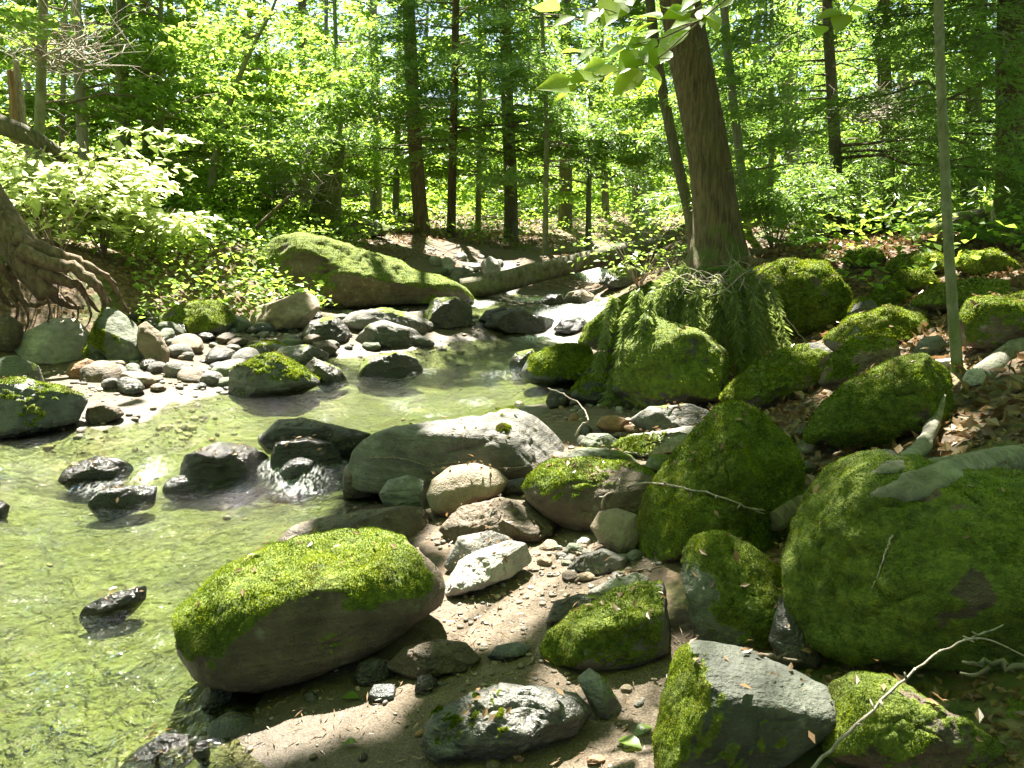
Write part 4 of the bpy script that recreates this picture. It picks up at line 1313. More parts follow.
def limbs_and_crown(base_xy, z0, z1, R, nl, ns, nleaf, LL, LW, r, kind, trunk_at, rise=0.1, droop=0.35, spray=0.8, wood=True, gaps=True, sector=None, topfade=0.5):
    """limbs leave the trunk at heights z0..z1, leaf sprays sit along them"""
    w = Wood()
    Os, az, ln = [], [], []
    for i in range(nl):
        f = (i + r.random()) / nl
        z = z0 + (z1 - z0) * f
        a = r.uniform(0, 6.28) if sector is None else r.uniform(*sector)
        reach = R * (1 - topfade * f) * r.uniform(0.55, 1.1)
        p0 = trunk_at(z)
        d = np.array([math.cos(a), math.sin(a), 0])
        t = np.linspace(0, 1, 7)[:, None]
        Q = p0 + d * t * reach + np.array([0, 0, 1]) * (rise * t - droop * 0.5 * t ** 2) * reach
        Q[1:] += r.normal(0, 0.02 * reach, (6, 3))
        Qw = Q
        if gaps:
            lb = lit_reject(Q)
            if lb.any():
                Qw = smooth_path(Q[:max(2, int(np.argmax(lb)))], 7)
        w.add(Qw, np.linspace(0.008 + 0.005 * reach, 0.003, 7), 5)
        for k in range(ns):
            u = r.uniform(0.2, 1.0)
            j = min(5, int(u * 6))
            q = Q[j] + (Q[j + 1] - Q[j]) * (u * 6 - j)
            Os.append(q)
            az.append(a + r.normal(0, 0.75))
            ln.append(spray * r.uniform(0.6, 1.3))
    Os, az, ln = np.array(Os), np.array(az), np.array(ln)
    V, F = sprays(Os, az, ln, nleaf, LL, LW, r, rise, droop)
    if gaps:
        V, F = drop_leaves(V, F, lit_reject(V.reshape(-1, 4, 3).mean(1)))
    return w, V, F


def crown_mesh(w, LV, LF, bark, leaf, base):
    WV, WQ, WT = np.vstack(w.V), np.vstack(w.Q), np.vstack(w.T)
    V = np.vstack([LV, WV]) - base
    F = [np.vstack([LF, WQ + len(LV)]), WT + len(LV)]
    mi = np.concatenate([np.zeros(len(LF)), np.ones(len(WQ) + len(WT))])
    return mesh_np("crown", V, F, [leaf, bark], smooth=False, midx=mi)


def trunk_path(pts, y, H, dy=0.0):
    """pixel points up the trunk (first = foot) at depth y, continued to height H"""
    P = [at_y(px, py, y + dy * i) for i, (px, py) in enumerate(pts)]
    P = np.array(P)
    g = g1(P[0][0], P[0][1])
    d = P[-1] - P[-2] if len(P) > 1 else np.array([0, 0, 1.0])
    d = d / max(d[2], 0.05)
    d[:2] *= 0.5
    top = P[-1] + d * max(H - P[-1][2], 0.5)
    P = np.vstack([P, (P[-1] + top) / 2 + np.array([0.05, 0.0, 0]), top])
    P = np.vstack([[P[0][0], P[0][1], min(P[0][2], g) - 0.25], P])
    return P


def tree(name, label, pts, y, wpx, H, bark, crown=None, flare=0.5, moss=0.0, cat='tree', ridges=0.0, group=None, seed=0, sides=14, dead=0, roots=0, shade=()):
    r = np.random.default_rng(900 + seed)
    P = trunk_path(pts, y, H)
    zs = P[0][2] + (P[-1][2] - P[0][2]) * np.linspace(0, 1, 90) ** 1.4
    Q = np.stack([np.interp(zs, P[:, 2], P[:, 0]), np.interp(zs, P[:, 2], P[:, 1]), zs], 1)
    for k in (0, 1):
        pad = np.concatenate([2 * Q[0, k] - Q[6:0:-1, k], Q[:, k], 2 * Q[-1, k] - Q[-2:-8:-1, k]])
        Q[:, k] = np.convolve(pad, np.ones(13) / 13, 'valid')
    r0 = wpx / FPX * y / 2
    z = Q[:, 2]
    zb = P[1][2]
    f = np.clip((z - zb) / (H - zb), 0, 1)
    rad = r0 * (1 - 0.8 * f ** 1.1) * (1 + flare * np.exp(-np.clip(z - zb, 0, None) / (0.55 * r0 + 0.12)))
    V, Fq, Ft = tube(Q, rad, sides)
    base = np.array([P[1][0], P[1][1], zb])
    if ridges:
        ring = sides * len(Q)
        cen = np.repeat(Q, sides, axis=0)
        dirv = V[:ring] - cen
        rr = np.linalg.norm(dirv, axis=1, keepdims=True)
        ang = np.arctan2(dirv[:, 1], dirv[:, 0])
        nz = fbm(np.stack([np.cos(ang) * 5, np.sin(ang) * 5, V[:ring, 2] * 0.9], 1), 3)
        lobes = np.sin(ang * 5 + 1.0) * np.exp(-np.clip(V[:ring, 2] - zb, 0, None) / 0.35)
        V[:ring] = cen + dirv * (1 + ridges * nz + 0.22 * lobes * ridges * 6)[:, None]
    ms = sstep(1.2, 0.0, V[:, 2] - zb) * moss + 0 * V[:, 0]
    t = thing(name, label, cat, base, group)
    link("trunk", mesh_np("trunk", V - base, [Fq, Ft], BARK[bark], dict(moss=ms)), t)

    def trunk_at(zz):
        k = int(np.argmin(np.abs(Q[:, 2] - zz)))
        return Q[k]
    if crown:
        cs = crown if isinstance(crown, list) else [crown]
        for c in cs:
            c = dict(c)
            mat = c.pop('mat')
            w, LV, LF = limbs_and_crown(base[:2], r=r, kind=mat, trunk_at=trunk_at, **c)
            link("crown", crown_mesh(w, LV, LF, BARK['twig' if bark in ('pale', 'olive') else 'brown'], LEAF[mat], base), t)
    if shade:
        # extra sprays added out of view, set up-sun to shade the near bank
        Os = []
        for (px, py, zz, rd, cnt) in shade:
            c0 = on_z(px, py, zz) if zz is not None else at_y(px, py, touch_y(px, py))
            zz = c0[2]
            aa, qq = r.uniform(0, 6.28, cnt), rd * np.sqrt(r.random(cnt))
            hh = r.uniform(6.0, 11.5, cnt)
            kk = (hh - zz) / SUN[2]
            Os.append(np.stack([c0[0] + qq * np.cos(aa) + SUN[0] * kk, c0[1] + qq * np.sin(aa) + SUN[1] * kk, hh], 1))
        Os = np.vstack(Os)
        az = r.uniform(0, 6.28, len(Os))
        ln = r.uniform(.5, .9, len(Os))
        Os[:, 0] -= np.cos(az) * ln * .5
        Os[:, 1] -= np.sin(az) * ln * .5
        LV, LF = sprays(Os, az, ln, 30, .17, .11, r, .1, .35)
        LV, LF = drop_leaves(LV, LF, lit_reject(LV.reshape(-1, 4, 3).mean(1)))
        w = Wood()
        for q in Os[::6]:
            p0 = trunk_at(q[2] - .6)
            w.add(smooth_path([p0, (p0 + q) / 2 + r.normal(0, .15, 3), q], 7), np.linspace(.02, .003, 7), 4)
        link("crown", crown_mesh(w, LV, LF, BARK['brown'], LEAF['broad'], base), t)
    if dead:
        w = Wood()
        for i in range(dead):
            zz = r.uniform(zb + 0.9, zb + 4.5)
            p0 = trunk_at(zz)
            a = r.uniform(0, 6.28)
            L = r.uniform(0.5, 1.6)
            q = np.linspace(0, 1, 6)[:, None]
            br = p0 + np.array([math.cos(a), math.sin(a), 0]) * q * L + np.array([0, 0, 1]) * (0.1 * q - 0.5 * q ** 2) * L + r.normal(0, 0.03, (6, 3)) * q
            w.add(br, np.linspace(0.012, 0.003, 6), 5)
            for k in range(4):
                j = r.integers(2, 6)
                e = br[j] + np.array([math.cos(a + r.normal(0, .8)), math.sin(a + r.normal(0, .8)), r.uniform(-.8, .1)]) * r.uniform(.2, .5)
                w.add(np.array([br[j], (br[j] + e) / 2 + r.normal(0, .02, 3), e]), [0.005, 0.004, 0.002], 4)
        link("dead_branches", w.mesh("dead_branches", BARK['dead_pale'], base), t)
    if roots:
        for i in range(roots):
            a = 6.28 * i / roots + r.uniform(-.3, .3)
            L = r0 * r.uniform(2.5, 5.0)
            pts3 = []
            for q in np.linspace(0.15, 1, 7):
                x, yy = base[0] + math.cos(a + 0.3 * q) * (r0 * 0.4 + L * q), base[1] + math.sin(a + 0.3 * q) * (r0 * 0.4 + L * q)
                pts3.append((x, yy, g1(x, yy) + r0 * 0.35 * (1 - q) ** 2 - 0.02 * q))
            w = Wood()
            w.add(smooth_path(pts3, 14), np.linspace(r0 * 0.4, r0 * 0.08, 14), 8)
            link("root", w.mesh("root", BARK[bark], base), t)
    return t


def canopy(z0, z1, R, nl=26, ns=16, nleaf=26):
    return dict(z0=z0, z1=z1, R=R, nl=nl, ns=ns, nleaf=nleaf, LL=0.17, LW=0.11, mat='broad', spray=1.1)


def hem(z0, z1, R, nl=30, ns=16, nleaf=80, **k):
    d = dict(z0=z0, z1=z1, R=R, nl=nl, ns=ns, nleaf=nleaf, LL=0.085, LW=0.017, mat='hemlock', spray=0.6, rise=0.05, droop=0.45, topfade=0.3)
    d.update(k)
    return d


def low(z0, z1, R, nl=22, ns=12, nleaf=30, LL=0.10, LW=0.068, mat='broad', **k):
    d = dict(z0=z0 - 0.5, z1=z1, R=R * 1.1, nl=int(nl * 1.3), ns=int(ns * 1.4), nleaf=nleaf, LL=LL, LW=LW, mat=mat, spray=0.75, rise=0.15, droop=0.3, topfade=0.2)
    d.update(k)
    return d


tree('hemlock_tree', 'thick dark brown hemlock trunk leaning on the stream bank right of centre', [(720, 268), (718, 216), (709, 150), (690, 55), (677, 0)], 8.5, 42, 15, 'hemlock', [canopy(6.0, 14, 5.2, 84, 20, 30), hem(3.4, 6.0, 2.6, 14, 14, 70, sector=(2.2, 4.6))], 0.75, 0.5, ridges=0.05, seed=1, sides=40, roots=5, shade=[(400, 750, .07, .45, 70), (560, 720, .12, .5, 90), (640, 690, .2, .4, 100), (740, 668, None, .35, 260), (800, 680, None, .3, 120), (700, 640, .4, .3, 60), (830, 490, .7, .4, 80), (720, 590, .4, .35, 50), (900, 600, .5, .6, 130), (970, 520, .7, .6, 110), (960, 700, .4, .5, 80), (830, 330, .9, .8, 60), (960, 300, 1.0, .9, 60), (850, 420, .7, .5, 60), (600, 500, .3, .3, 30), (380, 640, .1, .25, 25)])
tree('slim_tree', 'slim dark leaning trunk just left of the thick hemlock', [(699, 245), (685, 200), (676, 150), (661, 91), (648, 0)], 10.0, 11, 13, 'dark', canopy(6.5, 12, 4.0, 44, 16, 28), 0.3, seed=2)
tree('slim_tree', 'slim sunlit trunk just right of the thick hemlock', [(748, 235), (741, 165), (731, 80), (722, 0)], 11.0, 9, 13, 'grey', canopy(6.5, 12, 4.0, 44, 16, 28), 0.3, 0.5, seed=3)
tree('sapling', 'slim pale green sapling rising from the right bank beside mossy rocks', [(962, 407), (958, 370), (951, 290), (946, 200), (942, 90), (936, 0)], 3.95, 10.5, 7, 'olive', low(3.2, 7, 1.8, 10, 8, 20), 0.55, 0.6, 'sapling', seed=4, sides=16, ridges=0.03, dead=2)
tree('hemlock_tree', 'dark old hemlock with mossy root flare at the right edge', [(1016, 225), (1013, 150), (1012, 60), (1012, 0)], 8.6, 30, 14, 'brown', [canopy(6.0, 13, 5.0, 76, 20, 30), hem(1.9, 5.4, 3.0, 34, 18, 80, sector=(2.3, 5.2))], 0.6, 0.9, ridges=0.05, seed=5, sides=30, dead=7, roots=5)
tree('hemlock_tree', 'brown trunk behind ferns with low dark hemlock sprays', [(889, 212), (886, 120), (882, 0)], 12.0, 14, 12, 'brown', [hem(1.7, 7.0, 3.2, 56, 18, 70, LL=.1, LW=.02), canopy(6.5, 11, 3.5, 16, 12, 22)], 0.3, seed=6, dead=6)
tree('hemlock_tree', 'slender dark trunk with feathery sprays between hemlock and ferns', [(838, 215), (834, 120), (826, 0)], 10.5, 12, 9, 'dark', hem(1.9, 6.5, 2.8, 46, 18, 70, LL=.1, LW=.02), 0.2, seed=7, dead=5)
tree('slim_tree', 'pale thin trunk far behind the feathery hemlock', [(795, 210), (790, 110), (782, 0)], 16.0, 15, 12, 'grey', low(3.0, 11, 2.8, 26, 12, 30), 0.2, seed=8)
tree('hemlock_tree', 'straight brown trunk with flared foot on the far bank centre', [(424, 246), (417, 180), (413, 100), (408, 0)], 15.6, 15, 14, 'brown', [hem(2.6, 8.0, 4.6, 60, 18, 70, sector=(-2.9, -0.2), LL=.1, LW=.02), canopy(8, 13, 4.0, 18, 14, 24)], 0.5, 0.2, ridges=0.04, seed=9, sides=20, roots=4)
tree('slim_tree', 'thin brown trunk just right of the flared trunk', [(451, 246), (452, 180), (454, 100), (456, 0)], 16.5, 9, 13, 'brown', hem(2.6, 8.0, 4.6, 60, 18, 70, sector=(-2.9, -0.2), LL=.1, LW=.02), 0.3, seed=10)
tree('slim_tree', 'dark trunk behind the left end of the fallen log', [(511, 246), (511, 180), (507, 100), (505, 0)], 17.0, 14, 13, 'dark', hem(2.6, 8.0, 4.6, 60, 18, 70, sector=(-2.9, -0.2), LL=.1, LW=.02), 0.3, 0.3, seed=11)
tree('slim_tree', 'grey trunk left of the flared trunk', [(376, 228), (376, 150), (374, 60), (372, 0)], 20.0, 12, 13, 'grey', low(2.6, 11, 4.4, 40, 13, 30, sector=(-2.9, -0.2)), 0.2, seed=12)
tree('slim_tree', 'very thin trunk left of the flared trunk', [(395, 235), (397, 150), (399, 50)], 19.0, 7, 10, 'grey', low(2.6, 9, 4.4, 40, 13, 30, sector=(-2.9, -0.2)), 0.2, seed=13)
tree('slim_tree', 'dark trunk standing behind the fallen log middle', [(565, 232), (566, 150), (566, 0)], 20.0, 14, 13, 'dark', low(2.6, 11, 4.4, 40, 13, 30, sector=(-2.9, -0.2)), 0.2, seed=14)
tree('slim_tree', 'grey trunk behind the leafy twigs left of the thick hemlock', [(641, 225), (640, 150), (638, 0)], 21.0, 17, 13, 'grey', low(2.6, 12, 4.4, 40, 13, 30, sector=(-2.9, -0.2)), 0.2, seed=15)
tree('slim_tree', 'thin dark pole trunk between the log and the grey trunk', [(606, 228), (604, 150), (600, 0)], 23.0, 8, 12, 'dark', low(2.6, 11, 4.4, 40, 13, 30, sector=(-2.9, -0.2)), 0.2, seed=16)
tree('slim_tree', 'pale spotted trunk second from left beyond the white shrub', [(126, 200), (124, 150), (122, 80), (119, 0)], 14.0, 14, 13, 'grey', [low(2.4, 11, 3.2, 34, 12, 28, mat='bright')], 0.25, seed=17)
tree('slim_tree', 'white barked leaning trunk behind the white shrub', [(86, 195), (82, 130), (78, 60), (76, 0)], 12.0, 11, 11, 'pale', [low(2.6, 10, 2.6, 24, 12, 28, mat='bright')], 0.25, seed=18, dead=10)
tree('slim_tree', 'dark double stemmed trunk left of the bent sapling', [(205, 205), (201, 140), (194, 60), (190, 0)], 17.0, 12, 12, 'grey', low(2.6, 11, 4.4, 40, 13, 30, sector=(-2.9, -0.2)), 0.25, seed=19)
tree('slim_tree', 'thin dark trunk between the spotted trunk and the double stem', [(172, 200), (172, 120), (170, 0)], 18.0, 8, 11, 'dark', low(2.6, 10, 4.4, 40, 13, 30, sector=(-2.9, -0.2)), 0.2, seed=20)
tree('slim_tree', 'dark mid trunk just right of the pale spotted trunk', [(149, 200), (147, 120), (144, 0)], 16.5, 11, 12, 'dark', low(2.6, 10, 4.4, 40, 13, 30, sector=(-2.9, -0.2), mat='bright'), 0.2, seed=21)
tree('sapling', 'bent olive sapling arching right over the left bank', [(209, 212), (214, 165), (228, 105), (250, 50), (272, 12)], 12.5, 9, 4.6, 'olive', low(3.9, 4.8, 1.6, 8, 10, 26, mat='bright'), 0.1, cat='sapling', seed=22)
tree('slim_tree', 'dark trunk deep in the woods above the great mossy boulder', [(306, 215), (304, 120), (302, 0)], 21.0, 11, 12, 'dark', low(2.6, 10, 4.4, 40, 13, 30, sector=(-2.9, -0.2)), 0.2, seed=23)
tree('slim_tree', 'thin trunk right of the bent sapling in the far green', [(246, 212), (248, 120), (250, 0)], 22.0, 8, 12, 'dark', low(2.6, 10, 4.4, 40, 13, 30, sector=(-2.9, -0.2), mat='bright'), 0.2, seed=24)
tree('slim_tree', 'dark leaning trunk at far right beside the old hemlock', [(968, 215), (972, 130), (980, 0)], 11.5, 16, 11, 'dark', [hem(2.2, 7, 2.4, 22, 14, 60)], 0.25, seed=25, dead=5)
tree('slim_tree', 'brown thin trunk between the fern and the slim sapling', [(900, 205), (901, 120), (904, 0)], 14.5, 9, 10, 'olive', low(3.0, 9, 2.6, 24, 12, 28), 0.2, seed=26)
tree('slim_tree', 'grey broken trunk at the left edge among dead branches', [(38, 175), (40, 100), (44, 0)], 9.5, 10, 9, 'olive', low(3.0, 8, 2.2, 18, 12, 26, mat='bright'), 0.2, seed=27, dead=12)

for i, (px, y, lab, mt) in enumerate([(338, 14.6, 'thin leafy sapling right of the mossy snag', 'broad'), (478, 18.5, 'thin leafy sapling between two dark trunks on the far bank', 'broad'), (588, 16.5, 'thin leafy sapling behind the fallen log right of its middle', 'broad'),
                                      (268, 15.0, 'thin leafy sapling behind the dead brushwood', 'bright'), (160, 13.0, 'thin leafy sapling beyond the shrubs of the left bank', 'bright'), (60, 11.5, 'thin leafy sapling near the mossy boulder on the left bank', 'bright'),
                                      (545, 13.8, 'thin drooping sapling before the dark trunk behind the log', 'hemlock'), (770, 13.0, 'thin sapling with feathery sprays right of the thick hemlock', 'hemlock')]):
    c = low(2.3, 6.5, 2.6, 20, 12, 30, mat=mt) if mt != 'hemlock' else hem(2.2, 6.0, 2.6, 30, 14, 70, LL=.1, LW=.02)
    g0 = 215 + (CAM_Z - g1((px - 512) / FPX * y, y)) * FPX / y
    tree('sapling', lab, [(px, g0), (px + 2, 120), (px + (i % 3) * 5 - 4, 0)], y, 6, 7.5, 'olive', c, 0.15, cat='sapling', seed=60 + i)

# far woods, mostly foliage: too many to count
def build_far_woods():
    r = np.random.default_rng(55)
    V_, F_, n = [], [], 0
    S = 24000
    y = r.uniform(24, 52, S)
    x = r.uniform(-0.78, 0.78, S) * y
    z = ground(x, y) - 0.2 + r.random(S) ** 1.3 * 15
    # the same woods go on at both sides and behind the viewer
    S2 = 9000
    a = r.uniform(0, 2 * np.pi, S2)
    q = r.uniform(9, 26, S2)
    x2, y2 = q * np.cos(a), q * np.sin(a) * 0.9 - 2
    ok = (y2 < 1) | (np.abs(x2) > 0.75 * np.abs(y2) + 5)
    x2, y2 = x2[ok], y2[ok]
    z2 = ground(x2, y2) + r.random(len(x2)) * 15
    x3, y3 = r.uniform(-9, 9, 3600), r.uniform(-10, 1, 3600)
    z3 = r.uniform(6, 13, 3600)
    x, y, z = np.concatenate([x, x2, x3]), np.concatenate([y, y2, y3]), np.concatenate([z, z2, z3])
    O = np.stack([x, y, z], 1)
    k = fbm(O * 0.28, 3)
    O = O[k > -0.42]
    V, F = sprays(O, r.uniform(0, 6.28, len(O)), r.uniform(0.8, 1.8, len(O)), 26, 0.20, 0.15, r)
    C = V.reshape(-1, 4, 3).mean(1)
    V, F = drop_leaves(V, F, lit_reject(C) & (C[:, 2] > 3))
    o = link("far_woods", mesh_np("far_woods", V, F, LEAF['broad'], smooth=False))
    tag(o, 'far bright green leafy woods filling the background', 'woods', kind='stuff')
    w = Wood()
    for i in range(34):
        yy = r.uniform(22, 50)
        xx = r.uniform(-0.68, 0.68) * yy
        g = g1(xx, yy)
        lean = r.normal(0, 0.5, 2)
        h = r.uniform(11, 18)
        w.add(smooth_path([(xx, yy, g - .3), (xx + lean[0] * .3, yy, g + h * .4), (xx + lean[0], yy + lean[1], g + h)], 8), np.linspace(r.uniform(.06, .16), 0.04, 8), 7)
    o2 = link("far_trunks", w.mesh("far_trunks", BARK['grey']))
    tag(o2, 'distant dark trunks standing in the far woods', 'tree trunks', kind='stuff')


build_far_woods()


# ------------------------------------------------------------------ undergrowth
def shrub(name, label, px, py, y, h, R, nst, nsp, nleaf, LL, LW, mat, seed, group=None, cat='shrub', z=None):
    r = np.random.default_rng(3000 + seed)
    p = at_y(px, py, y)
    g = g1(p[0], p[1]) if z is None else z
    base = np.array([p[0], p[1], g])
    w = Wood()
    O, az, ln = [], [], []
    for i in range(nst):
        a = r.uniform(0, 6.28)
        e = base + np.array([math.cos(a) * R * r.uniform(.2, .8), math.sin(a) * R * r.uniform(.2, .8), h * r.uniform(.55, 1.0)])
        Q = smooth_path([base - [0, 0, .05], (base + e) / 2 + [0, 0, h * .15], e], 7)
        w.add(Q, np.linspace(.007, .003, 7), 5)
        for k in range(nsp):
            j = r.integers(2, 7)
            O.append(Q[j])
            az.append(r.uniform(0, 6.28))
            ln.append(R * r.uniform(.35, .7))
    V, F = sprays(np.array(O), np.array(az), np.array(ln), nleaf, LL, LW, r, 0.2, 0.4, 0.5, 0.3)
    C = V.reshape(-1, 4, 3).mean(1)
    kk = (C[:, 2] - .35) / SUN[2]
    V, F = drop_leaves(V, F, (C[:, 2] < g + 0.02) | (np.hypot(C[:, 0] - SUN[0] * kk - LITW[0], C[:, 1] - SUN[1] * kk - LITW[1]) < .45))
    t = thing(name, label, cat, base, group)
    link("stems", w.mesh("stems", BARK['twig'], base), t)
    link("foliage", mesh_np("foliage", V - base, F, LEAF[mat], smooth=False), t)
    return t


shrub('leafy_shrub', 'big leafy shrub with painted sun glare overhanging the undercut left bank', 55, 235, 8.6, 0.95, 1.0, 18, 10, 16, .12, .085, 'glare', 1)
shrub('leafy_shrub', 'tall broad leaved shrub at left with leaf colour whitened as glare', 100, 215, 9.2, 1.3, 0.9, 14, 9, 14, .13, .09, 'glare', 2)
shrub('leafy_shrub', 'low shrub with glare-paled leaf colour spilling down the left bank toward the mossy ledge', 150, 258, 9.8, 0.6, 0.8, 10, 6, 14, .11, .08, 'glare', 3)
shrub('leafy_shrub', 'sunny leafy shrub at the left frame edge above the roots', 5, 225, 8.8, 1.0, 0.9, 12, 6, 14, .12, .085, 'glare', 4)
shrub('leafy_shrub', 'green leafy shrub at the foot of the bent sapling', 205, 225, 12.0, 0.8, 0.9, 12, 6, 16, .10, .07, 'broad', 5)
shrub('leafy_shrub', 'spreading green shrub left of the dead brushwood', 255, 215, 13.5, 0.9, 1.1, 12, 7, 16, .10, .07, 'broad', 6)
shrub('leafy_shrub', 'low leafy shrub above the tan slab', 178, 250, 11.0, .5, .7, 9, 6, 14, .09, .065, 'broad', 7)
shrub('leafy_shrub', 'sparse sunlit leafy twigs hanging over the fallen log', 640, 248, 10.8, 0.9, 1.0, 8, 5, 8, .075, .05, 'bright', 8)
shrub('leafy_shrub', 'young hemlock bush right of the thick hemlock foot', 775, 225, 9.6, 0.9, 0.9, 14, 9, 60, .07, .014, 'hemlock', 9)
shrub('leafy_shrub', 'dark hemlock bush in front of the dark trunk at right', 820, 215, 10.4, 0.9, 0.9, 14, 9, 60, .07, .014, 'hemlock', 10)

# ferns
def fern_mesh(seed, nf=9, L=0.55):
    r = np.random.default_rng(seed)
    P_, T_, L_, W_ = [], [], [], []
    w = Wood()
    for i in range(nf):
        a = 6.28 * i / nf + r.uniform(-.3, .3)
        d = np.array([math.cos(a), math.sin(a), 0])
        l = L * r.uniform(.75, 1.15)
        t = np.linspace(0, 1, 26)
        Q = d * (t * l)[:, None] + np.array([0, 0, 1]) * (l * (0.95 * t - 0.75 * t ** 2))[:, None]
        w.add(Q, np.linspace(.004, .001, 26), 4)
        s = np.array([-math.sin(a), math.cos(a), 0])
        for k in range(4, 26):
            for sg in (-1, 1):
                P_.append(Q[k])
                T_.append(s * sg + d * .45 + [0, 0, -.15])
                L_.append(l * .30 * math.sin(math.pi * (0.12 + 0.86 * (1 - t[k]))) ** .8 + .01)
                W_.append(l * .045)
    P_, T_ = np.array(P_), unit(np.array(T_))
    Nn = unit(np.array([0, 0, 1.0]) - T_ * T_[:, 2:3])
    V, F = leaf_quads(P_, T_, Nn, np.array(L_), np.array(W_))
    return mesh_np("fronds", V, F, LEAF['fern'], smooth=False), w.mesh("stalks", BARK['olive'])


fm = [fern_mesh(5, 9, .5), fern_mesh(6, 11, .6)]
rr = np.random.default_rng(8)
FERN = [(830, 222, 11.0), (850, 226, 11.2), (868, 224, 11.6), (889, 226, 11.2), (908, 228, 10.8), (925, 226, 10.8), (843, 216, 12.6), (875, 217, 12.8), (915, 218, 12.4), (860, 232, 10.6), (900, 233, 10.2), (938, 222, 11.6)]
for i, (px, py, y) in enumerate(FERN):
    p = at_y(px, py, y)
    t = thing('fern', 'green fern in the patch behind the right bank log', 'fern', (p[0], p[1], g1(p[0], p[1])), 'ferns behind the right bank log', rr.uniform(0, 6))
    f = fm[i % 2]
    link("fronds", f[0], t)
    link("stalks", f[1], t)
for (px, py, y, lab, s) in [(1000, 270, 7.2, 'single bright fern at the right edge above the yellow mossy rock', .8), (975, 243, 8.0, 'low fern below the old hemlock roots', .7), (880, 175, 12.6, 'upright sunlit fern before the brown trunk', 1.1), (735, 262, 8.0, 'small fern at the foot of the thick hemlock', .5), (985, 215, 9.4, 'dark fern clump against the old hemlock root flare', 1.0), (790, 240, 9.2, 'fern behind the cushion moss boulder', .8), (925, 240, 9.0, 'fern beside the slim sapling above the long mossy hump', .8)]:
    p = at_y(px, py, y)
    t = thing('fern', lab, 'fern', (p[0], p[1], g1(p[0], p[1])), None, 1.0)
    t.scale = (s, s, s)
    link("fronds", fm[0][0], t)
    link("stalks", fm[0][1], t)


def scatter_ground(name, label, n, regions, LL, LW, mat, seed, lift=0.01, tilt=0.35, up=0.0):
    r = np.random.default_rng(seed)
    P = []
    for (x0, y0, x1, y1, m) in regions:
        X, Y = r.uniform(x0, x1, m), r.uniform(y0, y1, m)
        G = ground(X, Y)
        ok = G > zwater(X, Y) + 0.12
        ok &= (sand_mask(X, Y) < 0.4)
        P.append(np.stack([X, Y, G], 1)[ok])
    P = np.vstack(P)
    kk = (P[:, 2] - .35) / SUN[2]
    P = P[np.hypot(P[:, 0] - SUN[0] * kk - LITW[0], P[:, 1] - SUN[1] * kk - LITW[1]) > (.75 if up else 0)]
    m = len(P)
    P[:, 2] += lift * r.uniform(.3, 2.0, m) + up * r.random(m)
    Nn = unit(np.array([0, 0, 1.0]) + r.normal(0, tilt, (m, 3)))
    T = unit(np.cross(Nn, r.normal(0, 1, (m, 3))))
    k = r.uniform(.6, 1.3, m)
    V, F = leaf_quads(P, T, Nn, LL * k, LW * k)
    o = link(name, mesh_np(name, V, F, LEAF[mat], smooth=False))
    tag(o, label, name.replace('_', ' '), kind='stuff')


scatter_ground('leaf_litter', 'brown fallen leaves covering the forest floor of both banks', 0,
               [(1.0, 3.0, 5.5, 9, 16000), (1.0, 7, 8, 16, 9000), (-9, 8, 1, 22, 16000), (-2, 14, 12, 30, 12000)], .06, .036, 'dead', 21, .012, .6)
scatter_ground('small_litter', 'small dead leaf bits between the near mossy rocks', 0, [(0.75, 1.5, 3.0, 3.2, 6000)], .028, .017, 'dead', 27, .008, .5)
scatter_ground('ground_cover', 'low green seedlings and ground plants on the forest floor', 0,
               [(-10, 9, -2, 22, 15000), (-3, 15, 12, 30, 9000), (2.5, 6, 9, 14, 4500), (-16, 16, 14, 34, 12000)], .085, .06, 'broad', 22, 0.05, .4, .28)
scatter_ground('low_plants', 'bright small plants along the sunny left bank', 0, [(-7, 7.8, -2.2, 12.5, 6500)], .075, .06, 'bright', 23, 0.05, .4, .22)

def litter_on(name, label, P, Nn, LL, LW, mat, seed):
    r = np.random.default_rng(seed)
    m = len(P)
    P = P + r.normal(0, .01, (m, 3)) + Nn * .008
    n2 = unit(Nn + r.normal(0, .3, (m, 3)))
    T = unit(np.cross(n2, r.normal(0, 1, (m, 3))))
    k = r.uniform(.4, 1.5, m)
    V, F = leaf_quads(P, T, n2, LL * k, LW * k)
    o = link(name, mesh_np(name, V, F, LEAF[mat], smooth=False))
    tag(o, label, name.replace('_', ' '), kind='stuff')


litter_on('leaf_bits', 'brown leaf bits and needles caught on the rocks', np.vstack([t[0] for t in TOPS]), np.vstack([t[1] for t in TOPS]), .028, .013, 'dead', 31)
rd_ = np.random.default_rng(32)
dx, dy = rd_.uniform(-1.6, 2.2, 40000), rd_.uniform(1.7, 5.0, 40000)
dk = (sand_mask(dx, dy) > .3) & (ground(dx, dy) > zwater(dx, dy) + .015)
dk[np.nonzero(dk)[0][3200:]] = False
litter_on('sand_debris', 'needles and wood bits washed up on the sand', np.stack([dx, dy, ground(dx, dy) + .002], 1)[dk], np.tile([0, 0, 1.0], (int(dk.sum()), 1)), .024, .0035, 'dead', 33)

